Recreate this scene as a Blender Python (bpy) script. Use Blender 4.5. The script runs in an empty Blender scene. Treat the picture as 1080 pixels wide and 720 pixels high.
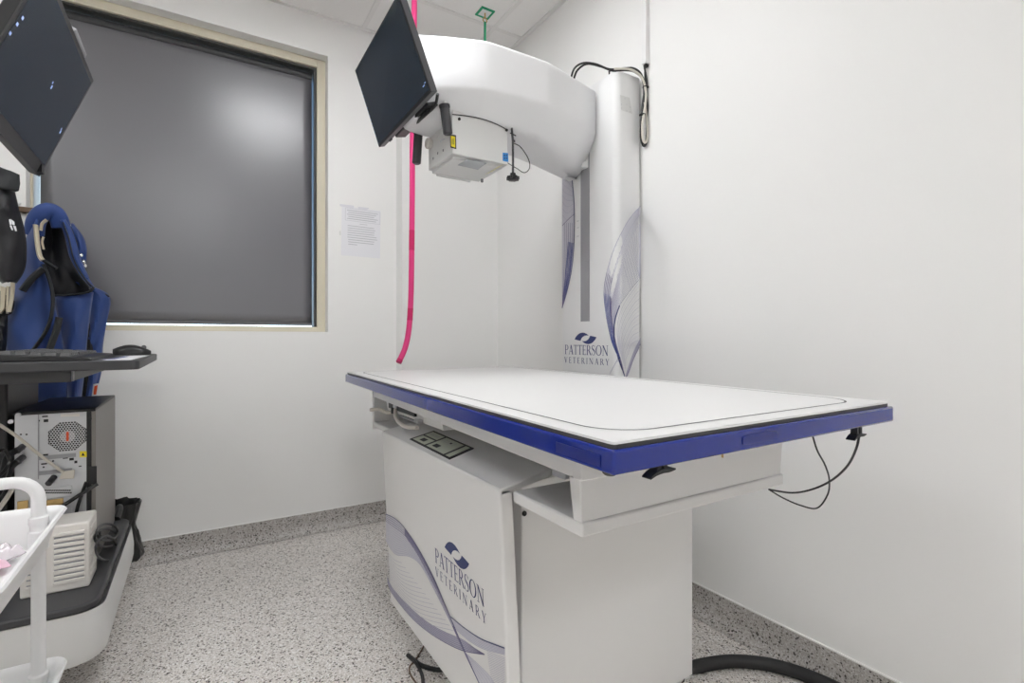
import bpy, bmesh, math, random
from mathutils import Vector, Matrix, noise
random.seed(4)
C = bpy.context.scene.collection
V = Vector
R = math.radians

# ------------------------------------------------------------------ camera geometry (metres)
F = 535.0; CX = 540.0; CY = 357.0; YAW = R(31.8); SN, CS = math.sin(YAW), math.cos(YAW); H = 1.0

def ray(px, py):
    u = (px - CX) / F; v = (CY - py) / F
    return V((u * CS + SN, CS - u * SN, v))

def aX(px, py, X):
    d = ray(px, py); t = X / d.x
    return V((X, d.y * t, H + d.z * t))

def aY(px, py, Y):
    d = ray(px, py); t = Y / d.y
    return V((d.x * t, Y, H + d.z * t))

def aZ(px, py, Z):
    d = ray(px, py); t = (Z - H) / d.z
    return V((d.x * t, d.y * t, Z))

# ------------------------------------------------------------------ materials
def nodes(m):
    m.use_nodes = True
    return m.node_tree.nodes, m.node_tree.links

def mat(name, col, rough=.5, metal=0., spec=.5, bump=0., bscale=200., var=0., vscale=8., coat=0., sheen=0., trans=0., alpha=1.):
    m = bpy.data.materials.new(name); n, l = nodes(m); b = n['Principled BSDF']
    b.inputs['Base Color'].default_value = (*col, 1)
    b.inputs['Roughness'].default_value = rough
    b.inputs['Metallic'].default_value = metal
    b.inputs['Specular IOR Level'].default_value = spec
    b.inputs['Coat Weight'].default_value = coat
    b.inputs['Sheen Weight'].default_value = sheen
    b.inputs['Transmission Weight'].default_value = trans
    tc = n.new('ShaderNodeTexCoord')
    if var:
        t = n.new('ShaderNodeTexNoise'); t.inputs['Scale'].default_value = vscale; t.inputs['Detail'].default_value = 4
        l.new(tc.outputs['Object'], t.inputs['Vector'])
        mx = n.new('ShaderNodeMix'); mx.data_type = 'RGBA'
        mx.inputs['A'].default_value = (*[c * (1 - var) for c in col], 1)
        mx.inputs['B'].default_value = (*[min(1, c * (1 + var)) for c in col], 1)
        l.new(t.outputs['Fac'], mx.inputs['Factor']); l.new(mx.outputs['Result'], b.inputs['Base Color'])
    if bump:
        t = n.new('ShaderNodeTexNoise'); t.inputs['Scale'].default_value = bscale; t.inputs['Detail'].default_value = 3
        l.new(tc.outputs['Object'], t.inputs['Vector'])
        bp = n.new('ShaderNodeBump'); bp.inputs['Strength'].default_value = bump; bp.inputs['Distance'].default_value = .002
        l.new(t.outputs['Fac'], bp.inputs['Height']); l.new(bp.outputs['Normal'], b.inputs['Normal'])
    return m

def emis(name, col, s):
    m = bpy.data.materials.new(name); n, l = nodes(m); b = n['Principled BSDF']
    b.inputs['Base Color'].default_value = (*col, 1)
    b.inputs['Emission Color'].default_value = (*col, 1); b.inputs['Emission Strength'].default_value = s
    return m

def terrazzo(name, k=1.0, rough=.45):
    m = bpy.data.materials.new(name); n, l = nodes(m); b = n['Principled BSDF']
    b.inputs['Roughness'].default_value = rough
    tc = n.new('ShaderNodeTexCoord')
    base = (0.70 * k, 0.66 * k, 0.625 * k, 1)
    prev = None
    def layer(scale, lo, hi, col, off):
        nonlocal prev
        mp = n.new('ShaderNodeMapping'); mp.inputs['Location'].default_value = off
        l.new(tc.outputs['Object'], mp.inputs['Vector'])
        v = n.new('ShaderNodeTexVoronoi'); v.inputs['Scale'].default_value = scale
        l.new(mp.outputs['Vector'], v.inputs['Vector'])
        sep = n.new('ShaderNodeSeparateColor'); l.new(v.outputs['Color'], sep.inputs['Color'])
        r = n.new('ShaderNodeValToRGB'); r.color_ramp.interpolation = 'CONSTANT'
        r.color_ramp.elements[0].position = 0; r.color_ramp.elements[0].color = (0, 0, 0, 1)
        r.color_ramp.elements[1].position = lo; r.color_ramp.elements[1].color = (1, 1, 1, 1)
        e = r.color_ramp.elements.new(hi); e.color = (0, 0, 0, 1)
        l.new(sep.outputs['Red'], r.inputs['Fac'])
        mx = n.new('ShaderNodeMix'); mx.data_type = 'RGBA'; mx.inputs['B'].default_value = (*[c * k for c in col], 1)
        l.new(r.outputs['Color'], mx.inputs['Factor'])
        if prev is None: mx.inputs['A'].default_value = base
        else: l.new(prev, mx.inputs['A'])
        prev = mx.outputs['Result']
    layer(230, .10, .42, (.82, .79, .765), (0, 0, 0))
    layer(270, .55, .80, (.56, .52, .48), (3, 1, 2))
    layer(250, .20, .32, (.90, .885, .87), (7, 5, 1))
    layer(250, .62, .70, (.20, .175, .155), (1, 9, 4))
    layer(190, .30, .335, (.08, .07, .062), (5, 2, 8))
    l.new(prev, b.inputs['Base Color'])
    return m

M = {}
M['wall'] = mat('wall_paint', (.85, .846, .832), .55, bump=.05, bscale=350)
M['wall_r'] = M['wall']
M['ceil'] = mat('ceiling_tile', (.88, .865, .85), .8, bump=.15, bscale=500, var=.02, vscale=60)
M['tbar'] = mat('ceiling_grid', (.82, .805, .79), .5)
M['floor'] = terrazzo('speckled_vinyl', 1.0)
M['base'] = terrazzo('speckled_vinyl_cove_shaded', .66)  # floor vinyl darkened, the skirting's shade is put into the colour
M['white'] = mat('white_powder_coat', (.82, .82, .82), .42, bump=.03, bscale=600)
M['offwhite'] = mat('off_white_metal', (.82, .81, .795), .45, bump=.03, bscale=600)
M['shell'] = mat('white_moulded_shell', (.80, .80, .81), .5)
M['mat'] = mat('white_laminate', (.80, .795, .79), .38)
M['line'] = mat('black_line_print', (.02, .02, .022), .5)
M['edge'] = mat('dark_rubber_edge', (.05, .048, .045), .45)
M['blue'] = mat('blue_gloss_enamel', (.002, .018, .24), .12, spec=.5, coat=.25)
M['bluedk'] = mat('blue_label_reflection', (.008, .02, .20), .3)
M['black'] = mat('black_plastic', (.012, .012, .013), .4)
M['blackm'] = mat('black_rubber', (.014, .014, .015), .55, bump=.1, bscale=300)
M['dark'] = mat('dark_grey_plastic', (.045, .045, .048), .45, bump=.05, bscale=500)
M['dgrey'] = mat('charcoal_grip', (.055, .055, .06), .5)
M['mgrey'] = mat('mid_grey_plastic', (.16, .16, .17), .5)
M['mgrey2'] = mat('slate_plastic', (.09, .09, .097), .4)
M['grey'] = mat('grey_plastic', (.34, .34, .36), .45)
M['steel'] = mat('galvanised_steel', (.62, .63, .65), .35, metal=.55, var=.06, vscale=30)
M['steelp'] = mat('painted_steel_side', (.25, .235, .22), .38, metal=.4)
M['beige'] = mat('beige_plastic', (.74, .71, .67), .5)
M['lgrey'] = mat('light_grey_plastic', (.70, .70, .69), .45)
M['cream'] = mat('cream_aluminium', (.68, .63, .50), .45)
M['blind'] = mat('charcoal_blind_fabric', (.150, .148, .166), .30, spec=1.0, bump=.03, bscale=900)
M['screen'] = mat('lcd_panel', (.012, .026, .046), .20, spec=.6)
M['pink'] = mat('pink_rubber_hose', (.78, .04, .22), .4)
M['pinkd'] = mat('dark_pink_band', (.60, .01, .12), .4)
M['green'] = mat('green_strap', (.02, .36, .17), .5)
M['navy'] = mat('navy_ink', (.035, .05, .17), .5)
M['purple'] = mat('purple_ink', (.19, .175, .30), .5)
M['lav'] = mat('lavender_ink', (.46, .45, .56), .5)
M['pale'] = mat('pale_lavender_ink', (.67, .665, .72), .5)
M['ink2'] = mat('blue_ink', (.07, .09, .30), .5)
M['paper'] = mat('paper_white', (.80, .80, .83), .6)
M['plas'] = mat('clear_sleeve', (.78, .78, .82), .18, spec=.8)
M['print'] = mat('grey_print', (.52, .52, .55), .6)
M['yellow'] = mat('yellow_sticker', (.85, .70, .02), .5)
M['yelpale'] = mat('pale_yellow_label', (.78, .74, .42), .5)
M['bluel'] = mat('blue_sticker', (.03, .25, .62), .5)
M['red'] = mat('red_tag', (.75, .10, .03), .5)
M['apron'] = mat('blue_nylon', (.022, .058, .225), .55, sheen=.1, var=.12, vscale=14, bump=.12, bscale=120)
M['apronin'] = mat('black_nylon', (.010, .010, .013), .5, bump=.15, bscale=120)
M['trim'] = mat('black_webbing', (.025, .027, .03), .7)
M['tan'] = mat('cream_vinyl', (.66, .58, .44), .35)
M['buckle'] = mat('chrome', (.7, .7, .7), .2, metal=1)
M['brass'] = mat('brass', (.6, .42, .18), .3, metal=1)
M['wood'] = mat('brown_rail', (.16, .10, .06), .5)
M['bag'] = mat('black_bin_bag', (.012, .012, .012), .28, spec=.6, bump=.4, bscale=40)
M['keys'] = mat('key_caps', (.09, .09, .092), .45)
M['lcd'] = mat('touch_panel_overlay', (.62, .66, .54), .35)
M['winlight'] = mat('window_lens', (.42, .44, .46), .2)
M['icon'] = emis('screen_icons', (.38, .50, .85), .32)
M['packp'] = mat('pink_packet', (.75, .48, .58), .35)
M['packg'] = mat('green_packet', (.38, .62, .52), .35)
M['packw'] = mat('white_packet', (.82, .83, .84), .3)
M['foil'] = mat('foil_packet', (.85, .80, .84), .15, metal=.5, bump=.6, bscale=60)
M['cable'] = mat('white_cable', (.66, .62, .55), .45)
M['glass'] = mat('window_glass', (1, 1, 1), 0.0, trans=1)
M['lamp2'] = emis('led_diffuser_bright', (.975, .988, 1.0), 32.0)
M['lamp'] = emis('led_diffuser', (.975, .988, 1.0), 17.0)

# ------------------------------------------------------------------ mesh building
ORG = {}

class MB:
    def __init__(s): s.v = []; s.f = []; s.m = []
    def add(s, vs, fs, mi=0):
        o = len(s.v); s.v += [V(p) for p in vs]
        for f in fs: s.f.append([o + i for i in f]); s.m.append(mi)
        return s
    def box(s, a, b, mi=0):
        x0, y0, z0 = [min(a[i], b[i]) for i in range(3)]; x1, y1, z1 = [max(a[i], b[i]) for i in range(3)]
        return s.hexa([(x0, y0, z0), (x1, y0, z0), (x1, y1, z0), (x0, y1, z0), (x0, y0, z1), (x1, y0, z1), (x1, y1, z1), (x0, y1, z1)], mi)
    def hexa(s, p, mi=0):
        return s.add(p, [(0, 3, 2, 1), (4, 5, 6, 7), (0, 1, 5, 4), (1, 2, 6, 5), (2, 3, 7, 6), (3, 0, 4, 7)], mi)
    def prism(s, pts, vec, mi=0):
        n = len(pts); vec = V(vec); a = [V(p) for p in pts]; b = [p + vec for p in a]
        fs = [list(range(n))[::-1], list(range(n, 2 * n))] + [(i, (i + 1) % n, n + (i + 1) % n, n + i) for i in range(n)]
        return s.add(a + b, fs, mi)
    def tube(s, path, r, seg=10, mi=0, smooth=True, rz=None, caps=True):
        P = spline(path) if smooth and len(path) > 2 else [V(p) for p in path]
        n = len(P); rr = r if callable(r) else (lambda t: r)
        T = [(P[min(i + 1, n - 1)] - P[max(i - 1, 0)]).normalized() for i in range(n)]
        up = V((0, 0, 1)) if abs(T[0].z) < .9 else V((1, 0, 0))
        N = (up - T[0] * up.dot(T[0])).normalized(); vs = []
        for i in range(n):
            N = (N - T[i] * N.dot(T[i])).normalized(); B = T[i].cross(N); q = rr(i / (n - 1))
            for k in range(seg):
                a = 2 * math.pi * k / seg
                vs.append(P[i] + N * (q * math.cos(a)) + B * ((rz if rz else q) * math.sin(a)))
        fs = [(i * seg + k, i * seg + (k + 1) % seg, (i + 1) * seg + (k + 1) % seg, (i + 1) * seg + k) for i in range(n - 1) for k in range(seg)]
        if caps: fs += [list(range(seg))[::-1], list(range((n - 1) * seg, n * seg))]
        return s.add(vs, fs, mi)
    def lathe(s, prof, c, axis='z', seg=24, mi=0):
        c = V(c); vs = []
        for r, h in prof:
            for k in range(seg):
                a = 2 * math.pi * k / seg; x, y = r * math.cos(a), r * math.sin(a)
                vs.append(c + (V((x, y, h)) if axis == 'z' else V((h, x, y)) if axis == 'x' else V((y, h, x))))
        n = len(prof)
        fs = [(i * seg + k, i * seg + (k + 1) % seg, (i + 1) * seg + (k + 1) % seg, (i + 1) * seg + k) for i in range(n - 1) for k in range(seg)]
        fs += [list(range(seg))[::-1], list(range((n - 1) * seg, n * seg))]
        return s.add(vs, fs, mi)
    def grid(s, P, mi=0):
        n, m = len(P), len(P[0]); vs = [p for row in P for p in row]
        return s.add(vs, [(i * m + j, i * m + j + 1, (i + 1) * m + j + 1, (i + 1) * m + j) for i in range(n - 1) for j in range(m - 1)], mi)
    def poly(s, pts, mi=0): return s.add(pts, [list(range(len(pts)))], mi)
    def ribbon(s, pts, w, nrm, mi=0):
        pts = [V(p) for p in pts]; n = len(pts); a = []; b = []
        for i in range(n):
            t = pts[min(i + 1, n - 1)] - pts[max(i - 1, 0)]
            q = nrm(i) if callable(nrm) else V(nrm)
            d = q.cross(t)
            if d.length < 1e-9: d = V((0, 0, 1))
            ww = w(i / (n - 1)) if callable(w) else w
            d = d.normalized() * ww * .5; a.append(pts[i] + d); b.append(pts[i] - d)
        return s.grid([a, b], mi)
    def split(s, name, mats, parent=None, **kw):
        """one object per connected piece"""
        par = list(range(len(s.v)))
        def find(i):
            while par[i] != i: par[i] = par[par[i]]; i = par[i]
            return i
        for f in s.f:
            for i in f[1:]: par[find(i)] = find(f[0])
        groups = {}
        for k, f in enumerate(s.f): groups.setdefault(find(f[0]), []).append(k)
        out = []
        for ks in groups.values():
            q = MB(); mp = {}
            for k in ks:
                for i in s.f[k]:
                    if i not in mp: mp[i] = len(q.v); q.v.append(s.v[i])
                q.f.append([mp[i] for i in s.f[k]]); q.m.append(s.m[k])
            out.append(q.build(name, mats, parent, **kw))
        return out
    def build(s, name, mats, parent=None, org=None, bev=0, seg=2, smooth=True, ang=38, solid=0, sub=0, recalc=True):
        me = bpy.data.meshes.new(name)
        if parent is not None: o0 = ORG[parent.name]
        else: o0 = V(org) if org is not None else V((0, 0, 0))
        me.from_pydata([tuple(p - o0) for p in s.v], [], s.f)
        if not isinstance(mats, (list, tuple)): mats = [mats]
        for m in mats: me.materials.append(m)
        for p, mi in zip(me.polygons, s.m): p.material_index = mi
        if recalc:
            bm = bmesh.new(); bm.from_mesh(me); bmesh.ops.recalc_face_normals(bm, faces=bm.faces); bm.to_mesh(me); bm.free()
        if smooth:
            me.polygons.foreach_set('use_smooth', [True] * len(me.polygons)); me.set_sharp_from_angle(angle=R(ang))
        o = bpy.data.objects.new(name, me); C.objects.link(o); ORG[o.name] = o0
        if parent is not None: o.parent = parent
        else: o.location = o0
        if solid:
            md = o.modifiers.new('s', 'SOLIDIFY'); md.thickness = solid; md.offset = 0
        if bev:
            md = o.modifiers.new('b', 'BEVEL'); md.width = bev; md.segments = seg; md.limit_method = 'ANGLE'; md.angle_limit = R(40)
            md.harden_normals = False
        if sub:
            md = o.modifiers.new('u', 'SUBSURF'); md.levels = sub; md.render_levels = sub
        return o

def spline(path, k=8):
    P = [V(p) for p in path]; out = []
    for i in range(len(P) - 1):
        p0 = P[max(i - 1, 0)]; p1 = P[i]; p2 = P[i + 1]; p3 = P[min(i + 2, len(P) - 1)]
        for j in range(k):
            t = j / k
            out.append(.5 * ((2 * p1) + (p2 - p0) * t + (2 * p0 - 5 * p1 + 4 * p2 - p3) * t * t + (3 * p1 - p0 - 3 * p2 + p3) * t ** 3))
    out.append(P[-1]); return out

def resample(P, n):
    P = [V(p) for p in P]; L = [0]
    for a, b in zip(P, P[1:]): L.append(L[-1] + (b - a).length)
    out = []; j = 0
    for i in range(n):
        d = L[-1] * i / (n - 1)
        while j < len(P) - 2 and L[j + 1] < d: j += 1
        t = (d - L[j]) / max(1e-9, L[j + 1] - L[j]); out.append(P[j].lerp(P[j + 1], min(1, max(0, t))))
    return out

def tag(o, label, cat, group=None):
    o['label'] = label; o['category'] = cat
    if group: o['group'] = group
    return o

def thing(name, label, cat, loc, group=None):
    o = bpy.data.objects.new(name, None); C.objects.link(o); o.location = loc; o.empty_display_size = .05
    ORG[o.name] = V(loc); return tag(o, label, cat, group)

def struct(o): o['kind'] = 'structure'; return o

def rrect(x0, x1, y0, y1, r, n=6):
    out = []
    for cx, cy, a0 in ((x1 - r, y1 - r, 0), (x0 + r, y1 - r, 90), (x0 + r, y0 + r, 180), (x1 - r, y0 + r, 270)):
        for i in range(n + 1):
            a = R(a0 + 90 * i / n); out.append((cx + r * math.cos(a), cy + r * math.sin(a)))
    return out

def copy_tree(o, parent=None):
    c = o.copy(); C.objects.link(c); c.parent = parent; ORG[c.name] = ORG[o.name].copy()
    for ch in list(o.children): copy_tree(ch, c)
    return c

# ------------------------------------------------------------------ serif capitals (unit cap height)
def ring(cx, cy, rxo, ryo, rxi, ryi, a0, a1, n=18, dx=0):
    ps = []
    for i in range(n):
        t0 = R(a0 + (a1 - a0) * i / n); t1 = R(a0 + (a1 - a0) * (i + 1) / n)
        ps.append([(cx + rxo * math.cos(t0), cy + ryo * math.sin(t0)), (cx + rxo * math.cos(t1), cy + ryo * math.sin(t1)),
                   (cx + dx + rxi * math.cos(t1), cy + ryi * math.sin(t1)), (cx + dx + rxi * math.cos(t0), cy + ryi * math.sin(t0))])
    return ps

def bar(x0, y0, x1, y1, w):
    return [(x0 - w / 2, y0), (x0 + w / 2, y0), (x1 + w / 2, y1), (x1 - w / 2, y1)]

def rc(x0, y0, x1, y1): return [(x0, y0), (x1, y0), (x1, y1), (x0, y1)]

def stem(x, T=.12, top=True, bot=True):
    r = [rc(x, 0, x + T, 1)]
    if bot: r.append(rc(x - .06, 0, x + T + .06, .035))
    if top: r.append(rc(x - .06, .965, x + T + .06, 1))
    return r

def glyph(ch):
    T = .12
    if ch == 'P': return .62, stem(.08) + [rc(.2, .955, .32, 1), rc(.2, .46, .32, .505)] + ring(.32, .73, .27, .27, .15, .225, -90, 90)
    if ch == 'R': return .72, stem(.08) + [rc(.2, .955, .3, 1), rc(.2, .48, .34, .525)] + ring(.3, .74, .26, .26, .14, .215, -90, 90) + [bar(.66, 0, .34, .5, .15), rc(.56, 0, .76, .035)]
    if ch == 'A': return .76, [bar(.10, 0, .37, 1, .055), bar(.64, 0, .37, 1, .15), rc(.2, .3, .55, .345), rc(0, 0, .2, .035), rc(.52, 0, .76, .035)]
    if ch == 'V': return .76, [bar(.38, 0, .11, 1, .15), bar(.38, 0, .66, 1, .055), rc(0, .965, .24, 1), rc(.56, .965, .76, 1)]
    if ch == 'T': return .66, stem(.27, top=False) + [rc(.02, .945, .64, 1), rc(.02, .84, .055, 1), rc(.605, .84, .64, 1)]
    if ch == 'E': return .60, stem(.08) + [rc(.1, .95, .52, 1), rc(.1, .48, .44, .525), rc(.1, 0, .55, .05), rc(.485, .84, .52, 1), rc(.41, .42, .44, .585), rc(.515, 0, .55, .16)]
    if ch == 'I': return .30, stem(.09)
    if ch == 'N': return .86, [rc(.12, 0, .17, 1), rc(.03, 0, .26, .035), rc(.0, .965, .2, 1), rc(.69, 0, .74, 1), rc(.6, .965, .83, 1), bar(.72, 0, .14, 1, .15)]
    if ch == 'O': return .90, ring(.45, .5, .42, .52, .285, .475, 0, 360, 30)
    if ch == 'Y': return .72, [rc(.30, 0, .42, .46), rc(.22, 0, .5, .035), bar(.36, .42, .1, 1, .14), bar(.36, .42, .63, 1, .05), rc(0, .965, .22, 1), rc(.53, .965, .72, 1)]
    if ch == 'S':
        pts = [(.47, .80), (.42, .93), (.28, .985), (.14, .93), (.09, .78), (.16, .63), (.30, .53), (.43, .42), (.49, .26), (.43, .08), (.27, .015), (.12, .07), (.06, .23)]
        wd = [.03, .03, .04, .06, .10, .13, .14, .13, .10, .06, .04, .03, .03]
        P = spline([(x, y, 0) for x, y in pts], 4); out = []
        for i in range(len(P) - 1):
            t = P[min(i + 1, len(P) - 1)] - P[max(i - 1, 0)]; n0 = V((-t.y, t.x, 0)).normalized()
            t = P[min(i + 2, len(P) - 1)] - P[i]; n1 = V((-t.y, t.x, 0)).normalized()
            w0 = wd[min(12, i // 4)] * (1 - (i % 4) / 4) + wd[min(12, i // 4 + 1)] * ((i % 4) / 4)
            w1 = wd[min(12, (i + 1) // 4)] * (1 - ((i + 1) % 4) / 4) + wd[min(12, (i + 1) // 4 + 1)] * (((i + 1) % 4) / 4)
            q = [P[i] + n0 * w0 / 2, P[i + 1] + n1 * w1 / 2, P[i + 1] - n1 * w1 / 2, P[i] - n0 * w0 / 2]
            out.append([(p.x, p.y) for p in q])
        return .56, out + [rc(.455, .78, .485, .97), rc(.045, .04, .075, .25)]
    return .4, []

def word(s, sp):
    x = 0; out = []
    for ch in s:
        w, ps = glyph(ch); out += [[(px + x, py) for px, py in p] for p in ps]; x += w + sp
    return x - sp, out

EYE = [(360, 300), (372, 281), (388, 264), (405, 254), (424, 249), (445, 251), (464, 259), (480, 272), (462, 270), (445, 273), (430, 282), (419, 295), (412, 311), (386, 306)]

def logo(place, parent, kx, kz):
    """place(a,b): a in 0..1 along the word, b upward, both in word-width units"""
    m = MB()
    e = [((x - 272) / 362, (415 - y) / 362) for x, y in EYE]
    c = ((452 - 272) / 362, (415 - 292) / 362)
    m.poly([place(a, b) for a, b in e]); m.poly([place(2 * c[0] - a, 2 * c[1] - b) for a, b in e][::1])
    m.build('logo_mark', M['navy'], parent, smooth=False)
    m = MB()
    w, ps = word('PATTERSON', .03)
    kx, kz = kx / .73, kz / .73
    for p in ps: m.poly([place(x / w, y * kx) for x, y in p])
    w, ps = word('VETERINARY', .32)
    for p in ps: m.poly([place(-.012 + x / w * 1.03, -kz + y * kx * .62) for x, y in p])
    m.build('logo_lettering', M['navy'], parent, smooth=False)

# ------------------------------------------------------------------ room shell
XR, YB, YS, XS, ZC = 1.56, 2.78, 2.688, .955, 2.685
XL, YF = -2.3, -3.2
WX0, WX1, WZ0, WZ1 = -.590, .583, 1.036, 2.486     # window opening

struct(MB().box((XL - .1, YF - .1, -.1), (XR + .1, YB + .2, 0)).build('floor', M['floor'], smooth=False))
m = MB()
m.box((XL - .1, YF - .1, ZC), (XR + .1, YB + .2, ZC + .1), 0)
for k in range(-5, 2):
    x = .766 + .6 * k
    m.box((x - .012, YF, ZC - .004), (x + .012, YB, ZC + .01), 1)
for k in range(0, 10):
    y = 2.39 - .6 * k
    if y > YF: m.box((XL, y - .012, ZC - .0035), (XR, y + .012, ZC + .01), 1)
m.box((XL, YB - .022, ZC - .005), (XS + .02, YB, ZC + .01), 1); m.box((XS, YS - .022, ZC - .005), (XR, YS, ZC + .01), 1)
m.box((XR - .022, YF, ZC - .005), (XR, YS, ZC + .01), 1)
struct(m.build('ceiling', [M['ceil'], M['tbar']], smooth=False))
m = MB()
m.box((XL - .1, YB, 0), (WX0, YB + .2, ZC)); m.box((WX1, YB, 0), (XR + .1, YB + .2, ZC))
m.box((WX0, YB, 0), (WX1, YB + .2, WZ0)); m.box((WX0, YB, WZ1), (WX1, YB + .2, ZC))
m.box((XS, YS, 0), (XR, YB, ZC))
struct(m.build('wall_back', M['wall'], smooth=False))
struct(MB().box((XR, YF - .1, 0), (XR + .1, YB, ZC)).build('wall_right', M['wall'], smooth=False))
struct(MB().box((XL - .1, YF - .1, 0), (XL, YB, ZC)).build('wall_left', M['wall'], smooth=False))
struct(MB().box((XL, YF - .1, 0), (XR, YF, ZC)).build('wall_front', M['wall'], smooth=False))

def cove(pa, pb, nrm, name):
    """coved vinyl skirting running pa->pb, nrm pointing into the room"""
    nrm = V(nrm); prof = [(0, .1), (.004, .1), (.004, .045)] + [(.004 + .045 * (1 - math.cos(R(a))), .045 - .045 * math.sin(R(a))) for a in range(10, 91, 10)] + [(.049, 0), (0, 0)]
    prof = [(d, max(h, .0012 if d > .03 and h < .0012 else h)) for d, h in prof]
    m = MB(); m.prism([V(pa) + nrm * d + V((0, 0, h)) for d, h in prof], V(pb) - V(pa), 0)
    t = V(pb) - V(pa)
    a = V(pa) + V((0, 0, .1)); m.prism([a, a + nrm * .006, a + nrm * .006 + V((0, 0, .004)), a + V((0, 0, .004))], t, 1)
    return struct(m.build(name, [M['base'], M['wall']], ang=30))
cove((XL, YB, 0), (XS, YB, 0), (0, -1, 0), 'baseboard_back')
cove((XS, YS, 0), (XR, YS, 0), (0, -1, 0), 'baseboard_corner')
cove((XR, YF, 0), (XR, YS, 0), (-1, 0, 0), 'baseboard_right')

# window frame, glass, blind
m = MB(); f = .042; fl = .010; y0, y1 = YB + .06, YB + .19
m.box((WX0, y0, WZ0), (WX0 + fl, y1, WZ1)); m.box((WX1 - f, y0, WZ0), (WX1, y1, WZ1))
m.box((WX0 + fl, y0, WZ0), (WX1 - f, y1, WZ0 + f * .62)); m.box((WX0 + fl, y0, WZ1 - f), (WX1 - f, y1, WZ1))
w = struct(m.build('window_1', M['cream'], smooth=False, bev=.002))
m = MB().box((WX0 + fl, YB + .15, WZ0 + f * .62), (WX1 - f, YB + .156, WZ1 - f)); m.build('window_pane', M['glass'], w, smooth=False)
m = MB(); m.box((WX1 - f - .012, YB + .075, WZ0 + f * .62), (WX1 - f - .0002, YB + .148, WZ1 - f)); m.build('frame_shade_strip', M['edge'], w, smooth=False)  # dark strips stand in for shade on the inner frame sides
m = MB(); m.box((WX0 + fl, YB + .075, WZ1 - f - .010), (WX1 - f - .012, YB + .148, WZ1 - f - .0002)); m.build('frame_shade_strip', M['edge'], w, smooth=False)
bl = thing('roller_blind', 'dark grey roller blind pulled down inside the cream window frame', 'blind', (0, YB + .11, WZ0 + .05))
bx0, bx1 = WX0 + fl + .012, WX1 - f - .0175
m = MB(); rows = []
for i in range(25):
    z = WZ0 + f * .62 + .012 + (WZ1 - f - .03 - WZ0 - f * .62) * i / 24; row = []
    for j in range(25):
        x = bx0 + (bx1 - bx0) * j / 24
        row.append(V((x, YB + .112 + .0022 * math.exp(-((z - 1.28) / .035) ** 2) + .0012 * math.sin(x * 5 + z * 2), z)))
    rows.append(row)
m.grid(rows).build('blind_fabric', M['blind'], bl, solid=.0008)
MB().box((bx0, YB + .108, WZ0 + f * .62 + .008), (bx1, YB + .116, WZ0 + f * .62 + .022)).build('bottom_bar', M['mgrey'], bl, bev=.002)
MB().tube([(bx0, YB + .125, WZ1 - f - .034), (bx1, YB + .125, WZ1 - f - .034)], .022, 16, smooth=False).build('roller_tube', M['dark'], bl)

# conduit on the right wall
t = thing('cable_trunking', 'slim white square cable trunking running up the right wall above the column', 'trunking', (1.548, 1.467, 2.11))
MB().box((XR - .022, 1.455, 2.115), (XR, 1.479, ZC - .006)).build('trunking_cover', M['white'], t, bev=.002)
m = MB(); m.box((XR - .016, 1.460, 2.105), (XR - .002, 1.474, 2.115)); m.build('open_end', M['black'], t)

# ------------------------------------------------------------------ ceiling lights
def light(x, y, label, mm='lamp'):
    t = thing('ceiling_light', label, 'light', (x, y, ZC), 'ceiling light panels')
    m = MB(); a, b = .298, .285
    for s in (-1, 1):
        m.box((x - a, y + s * b, ZC - .012), (x + a, y + s * a, ZC - .0005)); m.box((x + s * b, y - b, ZC - .012), (x + s * a, y + b, ZC - .0005))
    m.build('light_frame', M['white'], t, smooth=False)
    MB().box((x - b, y - b, ZC - .009), (x + b, y + b, ZC - .0005)).build('diffuser', M[mm], t, smooth=False)
    return t
LIGHTS = [(.466, 1.49, 'square light panel in the ceiling in front of the x-ray arm'),
          (-.134, -1.51, 'bright square light panel in the ceiling far behind the near end of the table', 'lamp2'),
          (-1.334, .89, 'unseen square ceiling panel added as fill light on the computer cart side')]  # unseen panel, added to brighten the cabinet face and back wall
for a in LIGHTS: light(*a)

# ------------------------------------------------------------------ x-ray table
TB = thing('xray_table', 'white x-ray table with blue rim and floating white top on a boxy pedestal', 'table', (.94, 1.25, 0))
NL, NR, FL, FR = V((.436, .466, 0)), V((1.196, .472, 0)), V((.492, 2.01, 0)), V((1.243, 2.015, 0))
def tb(u, v, z):
    return (NL.lerp(NR, u)).lerp(FL.lerp(FR, u), v) + V((0, 0, z))
def tbox(m, u0, u1, v0, v1, z0, z1, mi=0):
    return m.hexa([tb(u0, v0, z0), tb(u1, v0, z0), tb(u1, v1, z0), tb(u0, v1, z0), tb(u0, v0, z1), tb(u1, v0, z1), tb(u1, v1, z1), tb(u0, v1, z1)], mi)
e = .008
# blue rim: four rails joined as a ring
m = MB(); ou = -.006; rw = .04
ring_o = [(-ou * -1, ou), (1 - ou, ou), (1 - ou, 1 - ou * .5), (ou, 1 - ou * .5)]
o4 = [tb(u, v, 0) for u, v in ((ou, ou * .6), (1 - ou, ou * .6), (1 - ou, 1 - ou * .5), (ou, 1 - ou * .5))]
i4 = [tb(u, v, 0) for u, v in ((.05, .025), (.95, .025), (.95, .975), (.05, .975))]
zb, zt = .832, .863
vs = [p + V((0, 0, z)) for z in (zb, zt) for p in o4] + [p + V((0, 0, z)) for z in (zb, zt) for p in i4]
fs = []
for i in range(4):
    j = (i + 1) % 4
    fs += [(i, j, 4 + j, 4 + i), (8 + j, 8 + i, 12 + i, 12 + j), (i, 8 + i, 8 + j, j), (4 + i, 4 + j, 12 + j, 12 + i)]
m.add(vs, fs); rim = m.build('table_rim', M['blue'], TB, bev=.0035, seg=3)
m = MB()  # label plates, mostly reflections on the rim put into flat blue pieces
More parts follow.
